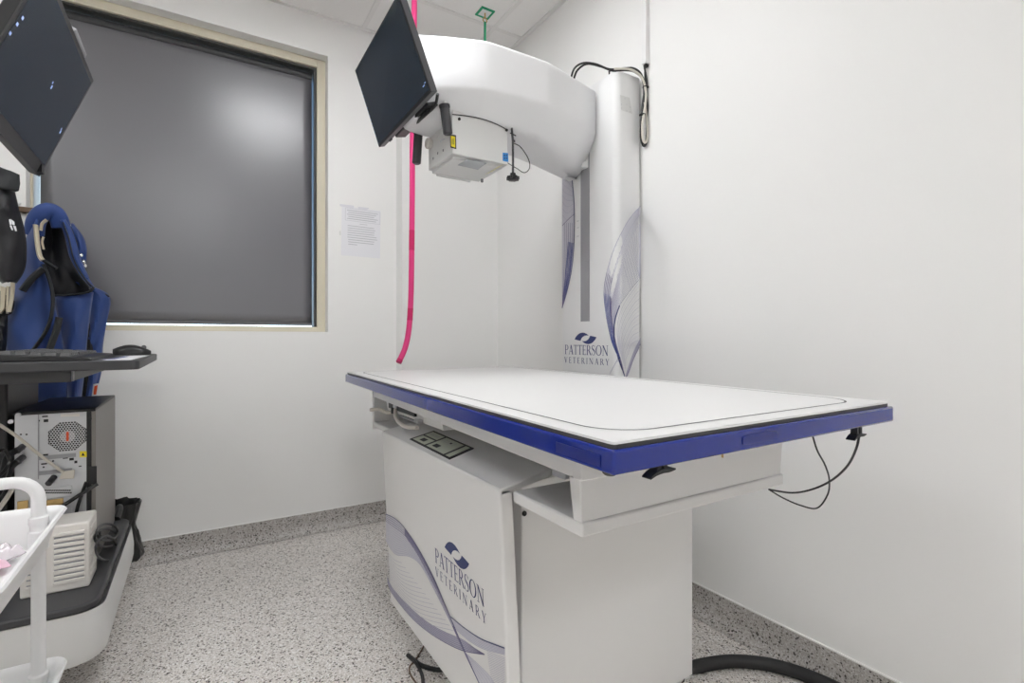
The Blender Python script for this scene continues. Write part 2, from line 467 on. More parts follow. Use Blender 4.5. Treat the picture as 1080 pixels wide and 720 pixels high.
for (u0, u1) in ((.335, .455),):
    pts = [tb(u0 + (u1 - u0) * a, ou * .6, .8405 + .0145 * b) + V((0, -.0006, 0)) for a, b in rrect(0, 1, 0, 1, .2)]
    m.prism(pts, (0, -.001, 0))
m.build('rim_label_reflection', M['bluedk'], rim, smooth=False)
m = MB(); pts = [tb(ou, v, z) + V((-.0004, 0, 0)) for v, z in ((.012, .838), (.075, .838), (.075, .853), (.012, .853))]
m.prism(pts, (-.001, 0, 0)); m.build('rim_label_reflection', M['bluedk'], rim, smooth=False)
# top: dark edge strip, white laminate, inset black line
m = MB(); m.prism([tb(u, v, .8625) for u, v in rrect(0.001, .999, .001, .999, .006, 3)], (0, 0, .0065)); m.build('edge_strip', M['edge'], TB, smooth=False)
m = MB(); m.prism([tb(u, v, .8685) for u, v in rrect(0.0005, .9995, .0005, .9995, .006, 3)], (0, 0, .0035))
top = m.build('table_top', M['mat'], TB, smooth=False)
def rr_line(u0, u1, v0, v1, ru, rv, n=10):
    out = []
    for cu, cv, a0 in ((u1 - ru, v1 - rv, 0), (u0 + ru, v1 - rv, 90), (u0 + ru, v0 + rv, 180), (u1 - ru, v0 + rv, 270)):
        for i in range(n + 1):
            a = R(a0 + 90 * i / n); out.append(tb(cu + ru * math.cos(a), cv + rv * math.sin(a), .8724))
    return out + [out[0]]
m = MB(); m.ribbon(rr_line(.052, .955, .026, .972, .10, .05), .0042, (0, 0, 1)); m.build('border_line', M['line'], top, smooth=False)
# carriage: side rails, end panels, lower tray slabs
X0, X1, Y0, Y1 = .556, 1.161, .675, 1.89
m = MB()
m.hexa([(X0, Y0 + .002, .757), (X0 + .02, Y0 + .002, .757), (X0 + .02, Y1, .784), (X0, Y1, .784), (X0, Y0 + .002, .834), (X0 + .02, Y0 + .002, .834), (X0 + .02, Y1, .834), (X0, Y1, .834)]); m.box((X1 - .03, Y0 + .002, .778), (X1, Y1, .834))
m.build('carriage_rail', M['offwhite'], TB, bev=.003)
m = MB()
m.box((X0 - .003, Y0 - .006, .757), (X1 + .003, Y0 + .018, .836))
m.hexa([(X0 + .004, Y0 + .002, .662), (X1 - .004, Y0 + .002, .662), (X1 - .004, Y0 + .022, .662), (X0 + .004, Y0 + .022, .662),
        (X0 - .002, Y0 - .002, .760), (X1, Y0 - .002, .760), (X1, Y0 + .03, .760), (X0 - .002, Y0 + .03, .760)])
m.build('end_panel', M['offwhite'], TB, bev=.003)
m = MB(); m.hexa([(X0, Y1 - .02, .662), (X1, Y1 - .02, .662), (X1, Y1, .662), (X0, Y1, .662), (X0, Y1 - .02, .834), (X1, Y1 - .02, .834), (X1, Y1, .834), (X0, Y1, .834)])
m.build('end_panel', M['offwhite'], TB, bev=.003)
MB().box((X0, Y0 - .004, .660), (X1 + .0, .893, .685)).build('lower_tray', M['offwhite'], TB, bev=.004)
MB().box((X0, 1.69, .672), (X1, Y1, .692)).build('lower_tray', M['offwhite'], TB, bev=.004)
MB().box((.84, .95, .672), (1.14, 1.60, .812)).build('lift_column', M['mgrey'], TB, bev=.004)
MB().box((X0 + .03, Y0 + .04, .815), (X1 - .03, Y1 - .03, .834)).build('under_plate', M['grey'], TB)
MB().box((.568, .735, .742), (.585, .775, .775)).build('guide_block', M['grey'], TB, bev=.003)
# cassette tray: light metal box with a dark mouth and cables, at the far end
bk = MB().hexa([(.585, 1.31, .742), (1.1, 1.31, .742), (1.1, 1.80, .742), (.585, 1.80, .742), (.575, 1.31, .800), (1.1, 1.31, .800), (1.1, 1.80, .800), (.575, 1.80, .800)]).build('cassette_tray', M['offwhite'], TB, bev=.002)
m = MB(); m.box((.573, 1.50, .757), (.581, 1.75, .790)); m.build('tray_mouth', M['black'], bk)
m = MB(); m.box((.566, 1.46, .742), (.576, 1.62, .748)); m.box((.568, 1.66, .764), (.574, 1.69, .790)); m.box((.560, 1.44, .745), (.578, 1.47, .756)); m.split('tray_catch', M['steel'], bk, bev=.001)
m = MB(); m.tube([aY(391, 432, 1.86), aY(400, 431.5, 1.82), aY(408, 435, 1.78), aY(416, 434, 1.74), aY(421, 428, 1.72)], .0065, 8)
m.tube([aY(419, 424, 1.70), aY(417, 434, 1.66), aY(419, 443, 1.58), aY(428, 449.5, 1.5), aY(440, 451, 1.42)], .0065, 8)
m.split('tray_cable', M['cable'], TB)
m = MB(); p = aY(416, 432.5, 1.70); m.lathe([(.006, -.012), (.012, -.01), (.012, .01), (.006, .012)], p, 'z', 12); m.build('cable_tie', M['black'], TB)
# pedestal
m = MB(); m.box((.638, .987, .012), (1.237, 1.62, .668)); m.build('pedestal', M['offwhite'], TB, bev=.004, seg=3)
MB().box((.63, .995, .0), (1.30, 1.66, .012)).build('floor_plate', M['lgrey'], TB, bev=.002)
m = MB(); p = aY(720, 719, .986); m.prism([p + V((-.006, 0, 0)), p + V((.006, 0, -.002)), p + V((.008, 0, .008))], (0, -.001, 0)); m.build('foot_mark', M['black'], TB, smooth=False)
m = MB(); p = aY(552.5, 541, .985); m.lathe([(.001, 0), (.006, -.001), (.006, -.004), (.003, -.006)], p, 'y', 14); m.build('grommet', M['black'], TB)
# black foot hooks and round bumpers under the rim
def hook(px, py, w):
    c = aY(px, py, .469); m = MB(); s = w / 2
    for d in (-.26, .26): m.box((c.x + d * s - .0035, c.y + .002, c.z - .001), (c.x + d * s + .0035, c.y + .014, .834))
    P = spline([c + V((-s, 0, -.0065)), c + V((-s * .55, 0, -.002)), c + V((0, 0, 0)), c + V((s * .5, 0, -.0005)), c + V((s, 0, .0005))], 5); n = len(P)
    th = lambda k: .0012 + .0026 * math.sin(math.pi * k / (n - 1))
    lo = [p - V((0, 0, th(k) * .5)) for k, p in enumerate(P)]; hi = [p + V((0, 0, th(k))) for k, p in enumerate(P)]; d = V((0, .016, 0))
    m.grid([lo, hi, [p + d for p in hi], [p + d for p in lo], lo]); m.poly([lo[0], hi[0], hi[0] + d, lo[0] + d]); m.poly([lo[-1], hi[-1], hi[-1] + d, lo[-1] + d])
    m.build('foot_hook', M['black'], TB)
hook(700, 497.5, .048); hook(908, 459.5, .046)
m = MB(); c = tb(.018, .014, .832); m.lathe([(.010, .002), (.010, -.004), (.007, -.007), (.001, -.0075)], c, 'z', 18); m.build('bumper_foot', M['blackm'], TB)
m = MB(); c = tb(.03, .97, .832); m.lathe([(.008, .002), (.008, -.004), (.005, -.006), (.001, -.0065)], c, 'z', 14); m.build('bumper_foot', M['blackm'], TB)
m = MB(); p = aY(762, 479, .64); m.tube([p + V((0, 0, .015)), p, p + V((.003, .002, -.006))], .0022, 8); m.build('small_pin', M['brass'], TB)
# looped thin cord under the far right of the rim
m = MB()
m.tube([aY(907, 454, .482), aY(903, 473, .50), aY(893, 492, .55), aY(876, 507, .62), aY(856, 516, .68), aY(835, 519.5, .72), aY(811, 516, .74)], .0024, 8)
m.tube([aY(857, 459, .60), aY(862, 475, .60), aY(870, 490, .61), aY(874.5, 505, .63), aY(873, 521, .66), aY(862, 535.5, .69), aY(845, 533, .71), aY(826, 525, .73), aY(811, 516, .74)], .0019, 8)
m.split('position_cord', M['black'], TB)

# ------------------------------------------------------------------ generator cabinet
GC = thing('generator_cabinet', 'white slanted cabinet with purple swirl print and lettering below the table', 'cabinet', (.6, 1.3, 0))
gy0, gy1, gz0, gz1 = .902, 1.685, .105, .690
gx = lambda z: .528 + .030 * (gz1 - z) / (gz1 - gz0)
m = MB(); th = .034
m.hexa([(gx(gz0), gy0, gz0), (gx(gz0) + th, gy0, gz0), (gx(gz0) + th, gy1, gz0), (gx(gz0), gy1, gz0), (gx(gz1), gy0, gz1), (gx(gz1) + th, gy0, gz1), (gx(gz1) + th, gy1, gz1), (gx(gz1), gy1, gz1)])
m.build('front_panel', M['offwhite'], GC, bev=.006, seg=3)
cz = lambda x: gz1 - .002 + (x - .528) * .19
m = MB(); a = [(.531, gz1 - .016), (.531, gz1 - .003), (.536, cz(.536) + .001), (.80, cz(.80)), (.80, cz(.80) - .018)]
m.prism([(x, gy0, z) for x, z in a], (0, gy1 - gy0, 0)); m.build('top_cover', M['offwhite'], GC, bev=.003)
m = MB(); m.box((.596, 1.02, .17), (.634, gy1 - .03, .672)); m.build('chassis', M['grey'], GC, bev=.003)
for y in (1.05, 1.54): MB().box((.627, y - .03, 0), (.635, y + .03, .18)).build('foot', M['grey'], GC)
nrm = V((-(gz1 - gz0), 0, -.030)).normalized()
def gp(px, py, off=.0007):
    """pixel -> point on the slanted front panel"""
    d = ray(px, py); o = V((0, 0, H)); p0 = V((.528, 0, gz1)); t = (p0 - o).dot(nrm) / d.dot(nrm)
    return o + d * t + nrm * off
cn = V((-.19, 0, 1)).normalized()
def cp(px, py, off=.0006):
    d = ray(px, py); o = V((0, 0, H)); p0 = V((.528, 0, cz(.528))); t = (p0 - o).dot(cn) / d.dot(cn)
    return o + d * t + cn * off
# touch control panel on the sloped top
q = [(432, 463.6), (457.4, 454.8), (500, 473.3), (474, 485)]
def cq(a, b, off=.0006):
    P = [cp(x, y, off) for x, y in q]
    return (P[0].lerp(P[1], b)).lerp(P[3].lerp(P[2], b), a)
m = MB(); m.prism([cq(0, 0), cq(1, 0), cq(1, 1), cq(0, 1)], cn * .002); ctl = m.build('control_panel', M['line'], GC, smooth=False)
m = MB()
for a0, a1, b0, b1 in ((.04, .37, .08, .50), (.04, .37, .57, .92), (.41, .83, .08, .92), (.87, .96, .08, .92)):
    m.poly([cq(a0, b0, .003), cq(a1, b0, .003), cq(a1, b1, .003), cq(a0, b1, .003)])
m.split('key_field', M['lcd'], ctl, smooth=False)
m = MB()
for a0, a1, b0, b1 in ((.15, .27, .19, .39), (.48, .60, .2, .40), (.62, .66, .68, .76)):
    m.poly([cq(a0, b0, .0036), cq(a1, b0, .0036), cq(a1, b1, .0036), cq(a0, b1, .0036)])
for i in range(5):
    a0 = .09 + .05 * i; m.poly([cq(a0, .68, .0036), cq(a0 + .02, .68, .0036), cq(a0 + .02, .80, .0036), cq(a0, .80, .0036)], 1)
for i in range(6):
    a0 = .46 + .05 * i; m.poly([cq(a0, .60, .0036), cq(a0 + .012, .60, .0036), cq(a0 + .012, .84, .0036), cq(a0, .84, .0036)], 1)
m.split('membrane_key', [M['line'], M['print']], ctl, smooth=False)

# printed graphics helper
def fam(m, A, B, n, w, nrm, mi, k=40, t0=0, t1=1, ease=1.):
    A = resample(A, k); B = resample(B, k)
    for i in range(n):
        t = t0 + (t1 - t0) * (i / max(1, n - 1)) ** ease
        m.ribbon([a.lerp(b, t) for a, b in zip(A, B)], w, nrm, mi)
def band(m, A, B, mi, k=40, lift=None):
    A = resample(A, k); B = resample(B, k); m.grid([A, B], mi)
def sp2(pts, f, off, k=8):
    return [f(p.x, p.y, off) for p in spline([(x, y, 0) for x, y in pts], k)]
def G(pts, off): return sp2([(390 + x / 3.79, 530 + y / 3.79) for x, y in pts], gp, off)
INK = [M['pale'], M['lav'], M['purple'], M['navy'], M['ink2']]
m = MB()
A_ = [(65, 45), (100, 62), (140, 100), (200, 190), (260, 305), (300, 400), (340, 495), (385, 600), (440, 722)]
A2 = [(65, 60), (100, 85), (140, 130), (190, 205), (235, 290), (280, 375), (325, 480), (372, 585), (437, 722)]
B_ = [(66, 150), (85, 185), (110, 208), (160, 215), (205, 250), (260, 350), (330, 490)]
Cc = [(72, 318), (90, 362), (160, 450), (230, 512), (310, 562), (380, 592), (460, 606)]
C2 = [(70, 290), (92, 340), (160, 415), (230, 475), (300, 515), (370, 545), (420, 580), (460, 604)]
D_ = [(325, 455), (380, 500), (450, 545), (541, 580)]
E_ = [(340, 500), (400, 552), (460, 585), (541, 606)]
lo = .0006
band(m, G(A_[:6], lo), G(B_, lo), 0); band(m, G(A_[2:], lo + .0002), G(A2[2:], lo + .0002), 2)
fam(m, G(A_[:7], lo + .0003), G(B_, lo + .0003), 16, .0010, nrm, 1)
fam(m, G(A_[:7], lo + .0004), G(B_, lo + .0004), 5, .0014, nrm, 2, t1=.25)
m.ribbon(G(A_, lo + .0006), .0028, nrm, 3); m.ribbon(G(B_, lo + .0006), .0012, nrm, 1)
band(m, G(Cc, lo), G(C2, lo), 1); fam(m, G(Cc, lo + .0003), G(C2, lo + .0003), 7, .0010, nrm, 2)
m.ribbon(G(Cc, lo + .0005), .002, nrm, 2)
for i in range(14):
    t = i / 13
    a = (68 + 3 * t, 190 + 125 * t); b = (130 + 205 * t, 240 + 270 * t); mid = ((a[0] * .55 + b[0] * .45), (a[1] * .5 + b[1] * .5) + 10 + 38 * t)
    m.ribbon(G([a, mid, b], lo + .0004), .0010, nrm, 1)
band(m, G(D_, lo), G(E_, lo), 0); m.ribbon(G(D_, lo + .0005), .0026, nrm, 3); m.ribbon(G(E_, lo + .0005), .0010, nrm, 1)
fam(m, G(D_, lo + .0003), G(E_, lo + .0003), 7, .0010, nrm, 1)
for i in range(20):
    t = i / 19; y = 612 + 120 * t
    m.ribbon(G([(470 + 60 * t * .3, y - 20 + 10 * t), (505, y - 6), (541, y + 8)], lo + .0003), .0008, nrm, 1)
F2 = [(375, 592), (430, 640), (480, 690), (500, 722)]
band(m, G(A_[-2:], lo), G(F2, lo), 0); fam(m, G(A_[-2:], lo + .0003), G(F2, lo + .0003), 6, .001, nrm, 1)
m.build('swirl_print', INK, GC, smooth=False, recalc=False)
pa, pb = gp(459.5, 592.5), gp(511.5, 640.5)      # baseline ends of the word
upv = V((-.03 * -1, 0, 0)); upv = V((-.030, 0, gz1 - gz0)).normalized()
du = pb - pa; wl = du.length
logo(lambda a, b: pa + du * a + upv * (b * wl * .73), GC, .145, .135)

# ------------------------------------------------------------------ x-ray column, arm and tube head
CO = thing('xray_stand', 'white wall-side x-ray column with swirl print carrying a bulky white arm', 'x-ray machine', (1.49, 1.68, 0))
CY0, CY1, CXF = 1.5, 1.86, 1.42
prof = []; r = .03
for i in range(7):
    a = R(180 + 90 * i / 6); prof.append((CXF + r + r * math.cos(a), CY0 + r + r * math.sin(a)))
prof = [(CXF, CY1 - .012), ] + prof + [(XR - .012, CY0)]
body = [(XR - .012, CY1), (CXF + .012, CY1)] + prof
m = MB(); m.prism([(x, y, .0) for x, y in body], (0, 0, 2.072)); m.build('column', M['white'], CO, ang=30)
def colp(px, py, off=.0007):
    d = ray(px, py); best = None
    for (x0, y0), (x1, y1) in zip(prof, prof[1:]):
        ex, ey = x1 - x0, y1 - y0; den = d.x * ey - d.y * ex
        if abs(den) < 1e-9: continue
        t = (x0 * ey - y0 * ex) / den; s = ((d.x * t - x0) * ex + (d.y * t - y0) * ey) / (ex * ex + ey * ey)
        if t > 0 and -.001 <= s <= 1.001 and (best is None or t < best[0]):
            n = V((ey, -ex, 0)).normalized()
            if n.x > 0 or n.y > 0: n = -n
            best = (t, n)
    if best is None:
        t = CXF / d.x; return V((CXF - off, d.y * t, H + d.z * t))
    return V((d.x * best[0], d.y * best[0], H + d.z * best[0])) + best[1] * off
def nf(P):
    def f(i):
        p = P[i]; return V((-1, 0, 0)) if p.y > CY0 + .03 else V((0, -1, 0)) if p.x > CXF + .03 else V((-1, -1, 0)).normalized()
    return f
def K(pts, off): return sp2([(580 + x / 3.273, 180 + y / 3.273) for x, y in pts], colp, off)
p0 = aX(612.7, 339, CXF); p1 = aX(621.9, 339, CXF)
MB().box((CXF - .0015, p1.y, p0.z), (CXF + .002, p0.y, 1.86)).build('track_slot', M['grey'], CO)
m = MB()
def rib(P, w, mi): m.ribbon(P, w, nf(P), mi)
def cfam(A, B, n, w, mi, t0=0, t1=1, k=44):
    A = resample(A, k); B = resample(B, k)
    for i in range(n):
        t = t0 + (t1 - t0) * i / max(1, n - 1); rib([a.lerp(b, t) for a, b in zip(A, B)], w, mi)
O1 = [(313, 122), (285, 152), (258, 192), (222, 268), (197, 350), (187, 420), (195, 500), (213, 585), (238, 648), (257, 708)]
O2 = [(313, 150), (290, 180), (265, 225), (236, 300), (215, 370), (206, 430), (210, 505), (224, 590), (242, 648), (258, 709)]
I1 = [(313, 370), (290, 395), (265, 428), (240, 465), (226, 510), (222, 555), (227, 610), (240, 660), (258, 710)]
# densified straight segments so nothing cuts the rounded corner
band(m, K(O1, .0006), K(O2, .0006), 0)
Oi = K([(313, 180), (290, 215), (268, 265), (246, 330), (228, 395), (215, 450), (212, 520), (225, 590), (242, 650), (258, 709)], .0008); Ii = K(I1, .0008)
n = 44; OA = resample(Oi, n); IA = resample(Ii, n)
cfam(Oi, Ii, 20, .0013, 1); cfam(K(O2, .0009), Oi, 7, .0016, 1)
for i in range(20):      # cross hatching of the mesh-like veil
    a, b = OA[i], IA[min(n - 1, int(i * .9))]
    m.ribbon([colp_p for colp_p in [a.lerp(b, j / 6) for j in range(7)]], .0010, V((-.6, -.8, 0)), 1)
m.ribbon(K(O1, .0010), .0022, V((-.7, -.7, 0)), 1)
cfam(K(O1[4:], .0012), K(O2[4:], .0012), 5, .0030, 2); cfam(K(O1[5:9], .0014), K(O2[5:9], .0014), 5, .0034, 4)
cfam(K(O2[5:], .0012), K([(213, 440), (214, 505), (226, 585), (242, 648), (258, 709)], .0012), 4, .0028, 2)
rib(K(I1[3:], .0014), .0045, 3); rib(K(I1, .0013), .0015, 2)
for i in range(15):      # arcs in the pale lower field
    t = i / 14
    P = K([(313 - 0 * t, 378 + 205 * t), (290 - 8 * t, 408 + 190 * t), (250 + 20 * t, 470 + 160 * t), (232 + 30 * t, 540 + 110 * t), (236 + 24 * t, 610 + 75 * t)], .0008)
    rib(P, .0011, 0 if i % 2 else 1)
band(m, K([(313, 575), (290, 620), (265, 690), (262, 712)], .0009), K([(313, 598), (292, 640), (272, 700), (264, 712)], .0009), 1)
rib(K([(313, 598), (290, 645), (262, 712)], .0012), .003, 2)
rib(K([(236, 645), (222, 672), (206, 702)], .0010), .002, 1); band(m, K([(237, 645), (206, 702)], .0008), K([(240, 650), (255, 708)], .0008), 0)
# left-hand strip of the print
L1 = [(76, 10), (80, 60), (84, 110), (85, 180), (84, 250), (78, 320), (70, 370), (57, 425), (43, 472)]
L2 = [(43, 10), (43, 60), (43, 120), (43, 180), (43, 250), (43, 330), (43, 380), (43, 430), (43, 474)]
band(m, K(L1, .0006), K(L2, .0006), 0); cfam(K(L1, .0009), K(L2, .0009), 12, .0018, 1)
cfam(K(L1[4:], .0011), K([(64, 245), (58, 320), (52, 380), (46, 440), (43, 474)], .0011), 6, .0050, 4); cfam(K(L1[3:], .0013), K(L2[3:], .0013), 6, .0022, 2, 0, .8)
rib(K(L1[:5], .0013), .005, 3); rib(K(L1[4:], .0013), .003, 4); rib(K([(43, 190), (62, 170), (84, 150)], .0013), .003, 2)
for i in range(7): rib(K([(43, 20 + 22 * i), (60, 36 + 22 * i), (80, 60 + 14 * i)], .0011), .0014, 1)
m.build('swirl_print', INK, CO, smooth=False, recalc=False)
pa2, pb2 = aX(595.7, 373.2, CXF - .0007), aX(641.6, 374.6, CXF - .0007); pb2.z = pa2.z; du2 = pb2 - pa2; w2 = du2.length
logo(lambda a, b: pa2 + du2 * a + V((0, 0, b * w2 * .73)), CO, .145, .135)
m = MB()
for py in (233, 240, 249): 
    p = aX(609.5, py, CXF - .0007); m.poly([p + V((0, d, h)) for d, h in ((-.006, -.002), (.006, -.002), (.006, .0015), (-.006, .0015))])
m.split('scale_mark', M['print'], CO, smooth=False)
# faint rating label on the near side of the column
def cy(px, py): return aY(px, py, CY0 - .0007)
m = MB(); m.poly([cy(654, 100), cy(664, 103), cy(667, 120), cy(655, 116)]); lb = m.build('rating_label', M['lgrey'], CO, smooth=False)
m = MB()
for px, py in ((655.5, 110), (655.5, 114), (661, 110), (664.5, 113), (661, 117), (664.5, 118), (659, 104)):
    p = cy(px, py) + V((0, -.0004, 0)); m.poly([p + V((x, 0, z)) for x, z in ((-.002, -.002), (.002, -.002), (.002, .002), (-.002, .002))])
m.split('label_print', M['print'], lb, smooth=False)
# arm shell: U-shaped sections along x
YC = 1.68; ZT = 2.03
# x, near top y, near fold y, far y, fold z, bottom z
secs = [(.622, 1.640, 1.600, 1.760, 1.812, 1.752), (.632, 1.628, 1.582, 1.778, 1.815, 1.750), (.660, 1.614, 1.568, 1.792, 1.820, 1.750), (.72, 1.586, 1.556, 1.806, 1.832, 1.752),
        (.77, 1.566, 1.549, 1.814, 1.841, 1.754), (.82, 1.546, 1.541, 1.819, 1.849, 1.756), (.836, 1.540, 1.538, 1.820, 1.851, 1.757), (.85, 1.5365, 1.536, 1.821, 1.852, 1.758), (.872, 1.534, 1.534, 1.824, 1.854, 1.760),
        (1.02, 1.531, 1.531, 1.827, 1.858, 1.764), (1.09, 1.532, 1.532, 1.828, 1.860, 1.762), (1.105, 1.5325, 1.5325, 1.828, 1.860, 1.760), (1.12, 1.5355, 1.5355, 1.828, 1.860, 1.758), (1.14, 1.5405, 1.5405, 1.828, 1.860, 1.755), (1.20, 1.556, 1.556, 1.826, 1.858, 1.745),
        (1.30, 1.582, 1.582, 1.822, 1.852, 1.722), (1.405, 1.609, 1.609, 1.816, 1.842, 1.698)]
rows = []
for x, yt, yf_, yb, zf, zb_ in secs:
    g = 1 + .75 * max(0, (x - 1.1) / .3); row = [V((x, yt + .004, ZT)), V((x, yt, ZT - .006)), V((x, yt, ZT - .011)), V((x, yt, ZT - .05)), V((x, (yt + yf_) / 2, (ZT + zf) / 2)), V((x, yf_, zf + .022)), V((x, yf_, zf + .012))]
    for d, k in ((.002, 1.02), (.008, .86), (.024, .56), (.042, .26), (.055, .11), (.074, .03), (.10, 0)):
        row.append(V((x, yf_ + d * g, zb_ + (zf - zb_) * k)))
    row += [V((x, (yf_ + yb) / 2 + .02, zb_ - .001)), V((x, yb - .05, zb_))]
    for i in range(1, 6):
        t = R(90 * i / 5); row.append(V((x, yb - .04 + .04 * math.sin(t), zb_ + .05 - .05 * math.cos(t))))
    row += [V((x, yb, ZT - .05)), V((x, yb - (yt - 1.531) * .4, ZT - .006)), V((x, yb - .004 - (yt - 1.531) * .4, ZT))]
    rows.append(row)
m = MB(); m.grid(rows); nrow = len(rows[0])
m.add(rows[0], [list(range(nrow))]); m.add(rows[-1], [list(range(nrow))])
# flat roof of the shell
m.grid([[rw_[0] for rw_ in rows], [rw_[-1] for rw_ in rows]])
bm_arm = m.build('arm', M['shell'], CO, ang=44)
md = bm_arm.modifiers.new('w', 'WELD'); md.merge_threshold = .0005
MB().box((1.39, 1.67, 1.73), (CXF + .001, 1.80, 1.99)).build('arm_carriage', M['white'], CO, bev=.003)
# tube head / collimator
fx0, fx1, fy0, fy1, zc = .740, .963, 1.582, 1.790, 1.633
arch = [(fx0, zc), (fx1, zc), (fx1, 1.758)] + [(fx1 + (fx0 - fx1) * i / 10, 1.758 + .006 * i / 10 + .014 * math.sin(math.pi * (i / 10) ** .9)) for i in range(1, 10)] + [(fx0, 1.764)]
m = MB(); m.prism([(x, fy0, z) for x, z in arch], (0, fy1 - fy0, 0)); col = m.build('collimator', M['beige'] if False else M['lgrey'], CO, bev=.0025)
m = MB(); P = [V((x, fy0 - .001, z + .002)) for x, z in arch[2:]]; m.ribbon(P, .004, (0, -1, 0)); m.build('seam', M['dark'], col, smooth=False)
MB().box((fx0 + .004, fy0 + .004, 1.70), (fx1 - .004, fy1 - .004, 1.80)).build('neck', M['lgrey'], CO)
m = MB(); m.box((fx0 + .012, fy0 + .02, zc - .010), (fx1 - .012, fy1 - .004, zc + .002)); m.box((fx0 + .03, fy1 - .012, zc - .017), (fx1 - .05, fy1 - .002, zc)); m.build('base_plate', M['lgrey'], col, bev=.002)
def cz_(px, py): return aZ(px, py, zc - .0108)
m = MB(); m.prism([cz_(482.5, 174.3), cz_(492.5, 168), cz_(513.5, 172), cz_(504, 179)], (0, 0, .001)); m.build('beam_window', M['winlight'], col, smooth=False)
m = MB(); m.prism([cz_(512, 184), cz_(525, 176), cz_(531, 173.5), cz_(519, 181)], (0, 0, .0008)); lab = m.build('caution_label', M['yelpale'], col, smooth=False)
m = MB()
for i in range(4):
    t = i / 4; a = cz_(513.5 + 12 * t, 182.8 - 7.0 * t); m.poly([a + V((x, y, -.0004)) for x, y in ((0, 0), (.007, 0), (.007, .004), (0, .004))])
m.split('label_print', M['print'], lab, smooth=False)
def fy(px, py, o=.0008): return aY(px, py, fy0 - o)
m = MB(); m.poly([fy(474.5, 141.5), fy(481, 142.5), fy(481.3, 157.3), fy(475, 155.5)], 0); m.poly([fy(475.5, 143.2, .0012), fy(480, 144, .0012), fy(480.2, 155.6, .0012), fy(475.8, 154.2, .0012)], 1)
for i in range(3): m.poly([fy(476.6 + i * 1.0, 146, .0016), fy(477 + i * 1.0, 146.2, .0016), fy(477 + i * 1.0, 152.5, .0016), fy(476.6 + i * 1.0, 152.2, .0016)], 0)
m.build('warning_sticker', [M['line'], M['yellow']], col, smooth=False)
m = MB(); m.poly([fy(530.2, 160.8), fy(536, 161.5), fy(536.2, 171), fy(530.2, 169.5)], 0)
for x in (531.5, 533.8):
    for y in (163, 166): m.poly([fy(x, y, .0012), fy(x + 1.3, y + .2, .0012), fy(x + 1.3, y + 1.8, .0012), fy(x, y + 1.6, .0012)], 1)
m.build('blue_sticker', [M['bluel'], M['navy']], col, smooth=False)
for px, py in ((484.3, 125.6), (534.2, 137.3)):
    m = MB(); m.lathe([(.0005, -.004), (.005, -.003), (.005, .003), (.001, .003)], fy(px, py), 'y', 14); m.build('screw', M['black'], col)
m = MB(); p = aX(455, 152, fx0); m.lathe([(.014, .002), (.016, 0), (.019, -.004), (.019, -.018), (.015, -.021), (.001, -.021)], p, 'x', 22); m.build('dial', M['beige'], col)
m = MB(); p = aX(461.5, 141, fx0); m.lathe([(.018, .001), (.018, -.002), (.001, -.002)], p, 'x', 22)
m.build('dial_plate', M['lgrey'], col)
m = MB()
for px, py in ((467.5, 158.5), (461.8, 161.5), (457, 167)):
    p = aX(px, py, fx0); m.box(p + V((-.001, -.003, -.004)), p + V((.0, .003, .004)))
m.split('switch', M['mgrey'], col)
m = MB(); p = aX(469.5, 147, fx0); m.tube([p, p + V((-.012, 0, -.004)), p + V((-.016, .006, -.012))], .0025, 8); m.build('lever', M['steel'], col)
m = MB(); p = cz_(508.5, 189); p.z -= .006; m.box(p + V((-.004, -.004, -.006)), p + V((.004, .004, .01))); m.build('catch', M['mgrey'], col, bev=.001)
# steering handles
for (px, py0, py1, Y, ln) in ((468, 112, 142, 1.572, .0), (440.5, 140, 173, 1.79, .0)):
    a = aY(px + .8, py0, Y); b = aY(px + (4.5 if Y < 1.7 else -.6), py1, Y)
    if Y > 1.7: b.x = a.x - .008
    d = (b - a).normalized(); m = MB()
    m.tube([a - d * .004, a + d * .004], .0185, 20, smooth=False); m.tube([a, a + d * .03, b - d * .01, b - d * .004, b], lambda t: .0162 if t < .9 else .0162 - (t - .9) * .05, 20, smooth=False)
    h = m.build('steering_handle', M['dgrey'], CO)
    MB().tube([a - d * .003, V((a.x + .012, YC + (a.y - YC) * .8, a.z + .03))], .008, 10, smooth=False).build('handle_stub', M['lgrey'], h)
# locking rod with black knob
a = aY(541, 149, 1.58); b = aY(541, 187, 1.58)
MB().tube([a + V((0, .01, .06)), a, b], .0042, 10, smooth=False).build('locking_rod', M['dgrey'], CO)
m = MB(); prof_k = [(.006, .014), (.011, .013), (.012, .004)]
m.lathe([(.006, .016), (.010, .015), (.011, .005), (.021, .002), (.0215, -.008), (.018, -.0105), (.001, -.0105)], b, 'z', 24)
for k in range(8):
    an = 2 * math.pi * k / 8; c = b + V((.0205 * math.cos(an), .0205 * math.sin(an), -.003)); m.lathe([(.004, .005), (.004, -.006)], c, 'z', 8)
m.build('locking_knob', M['black'], CO)
m = MB(); m.tube([a + V((0, 0, -.006)), aY(549, 155, 1.58), aY(557, 167, 1.59), aY(558.5, 177, 1.59), aY(553, 182, 1.59), aY(545, 177.5, 1.60), aY(535, 171.5, 1.60)], .0016, 8); m.split('rod_cable', M['black'], CO)
m = MB(); p = aY(541, 141.5, 1.58); m.tube([p + V((-.012, 0, .002)), p + V((0, 0, 0)), p + V((.012, 0, -.003))], .0022, 8); m.tube([p, p + V((-.004, 0, -.008)), a], .0022, 8); m.lathe([(.001, .004), (.006, .002), (.006, -.004), (.001, -.006)], a + V((.003, 0, .002)), 'z', 12); m.build('rod_bracket', M['dgrey'], CO)

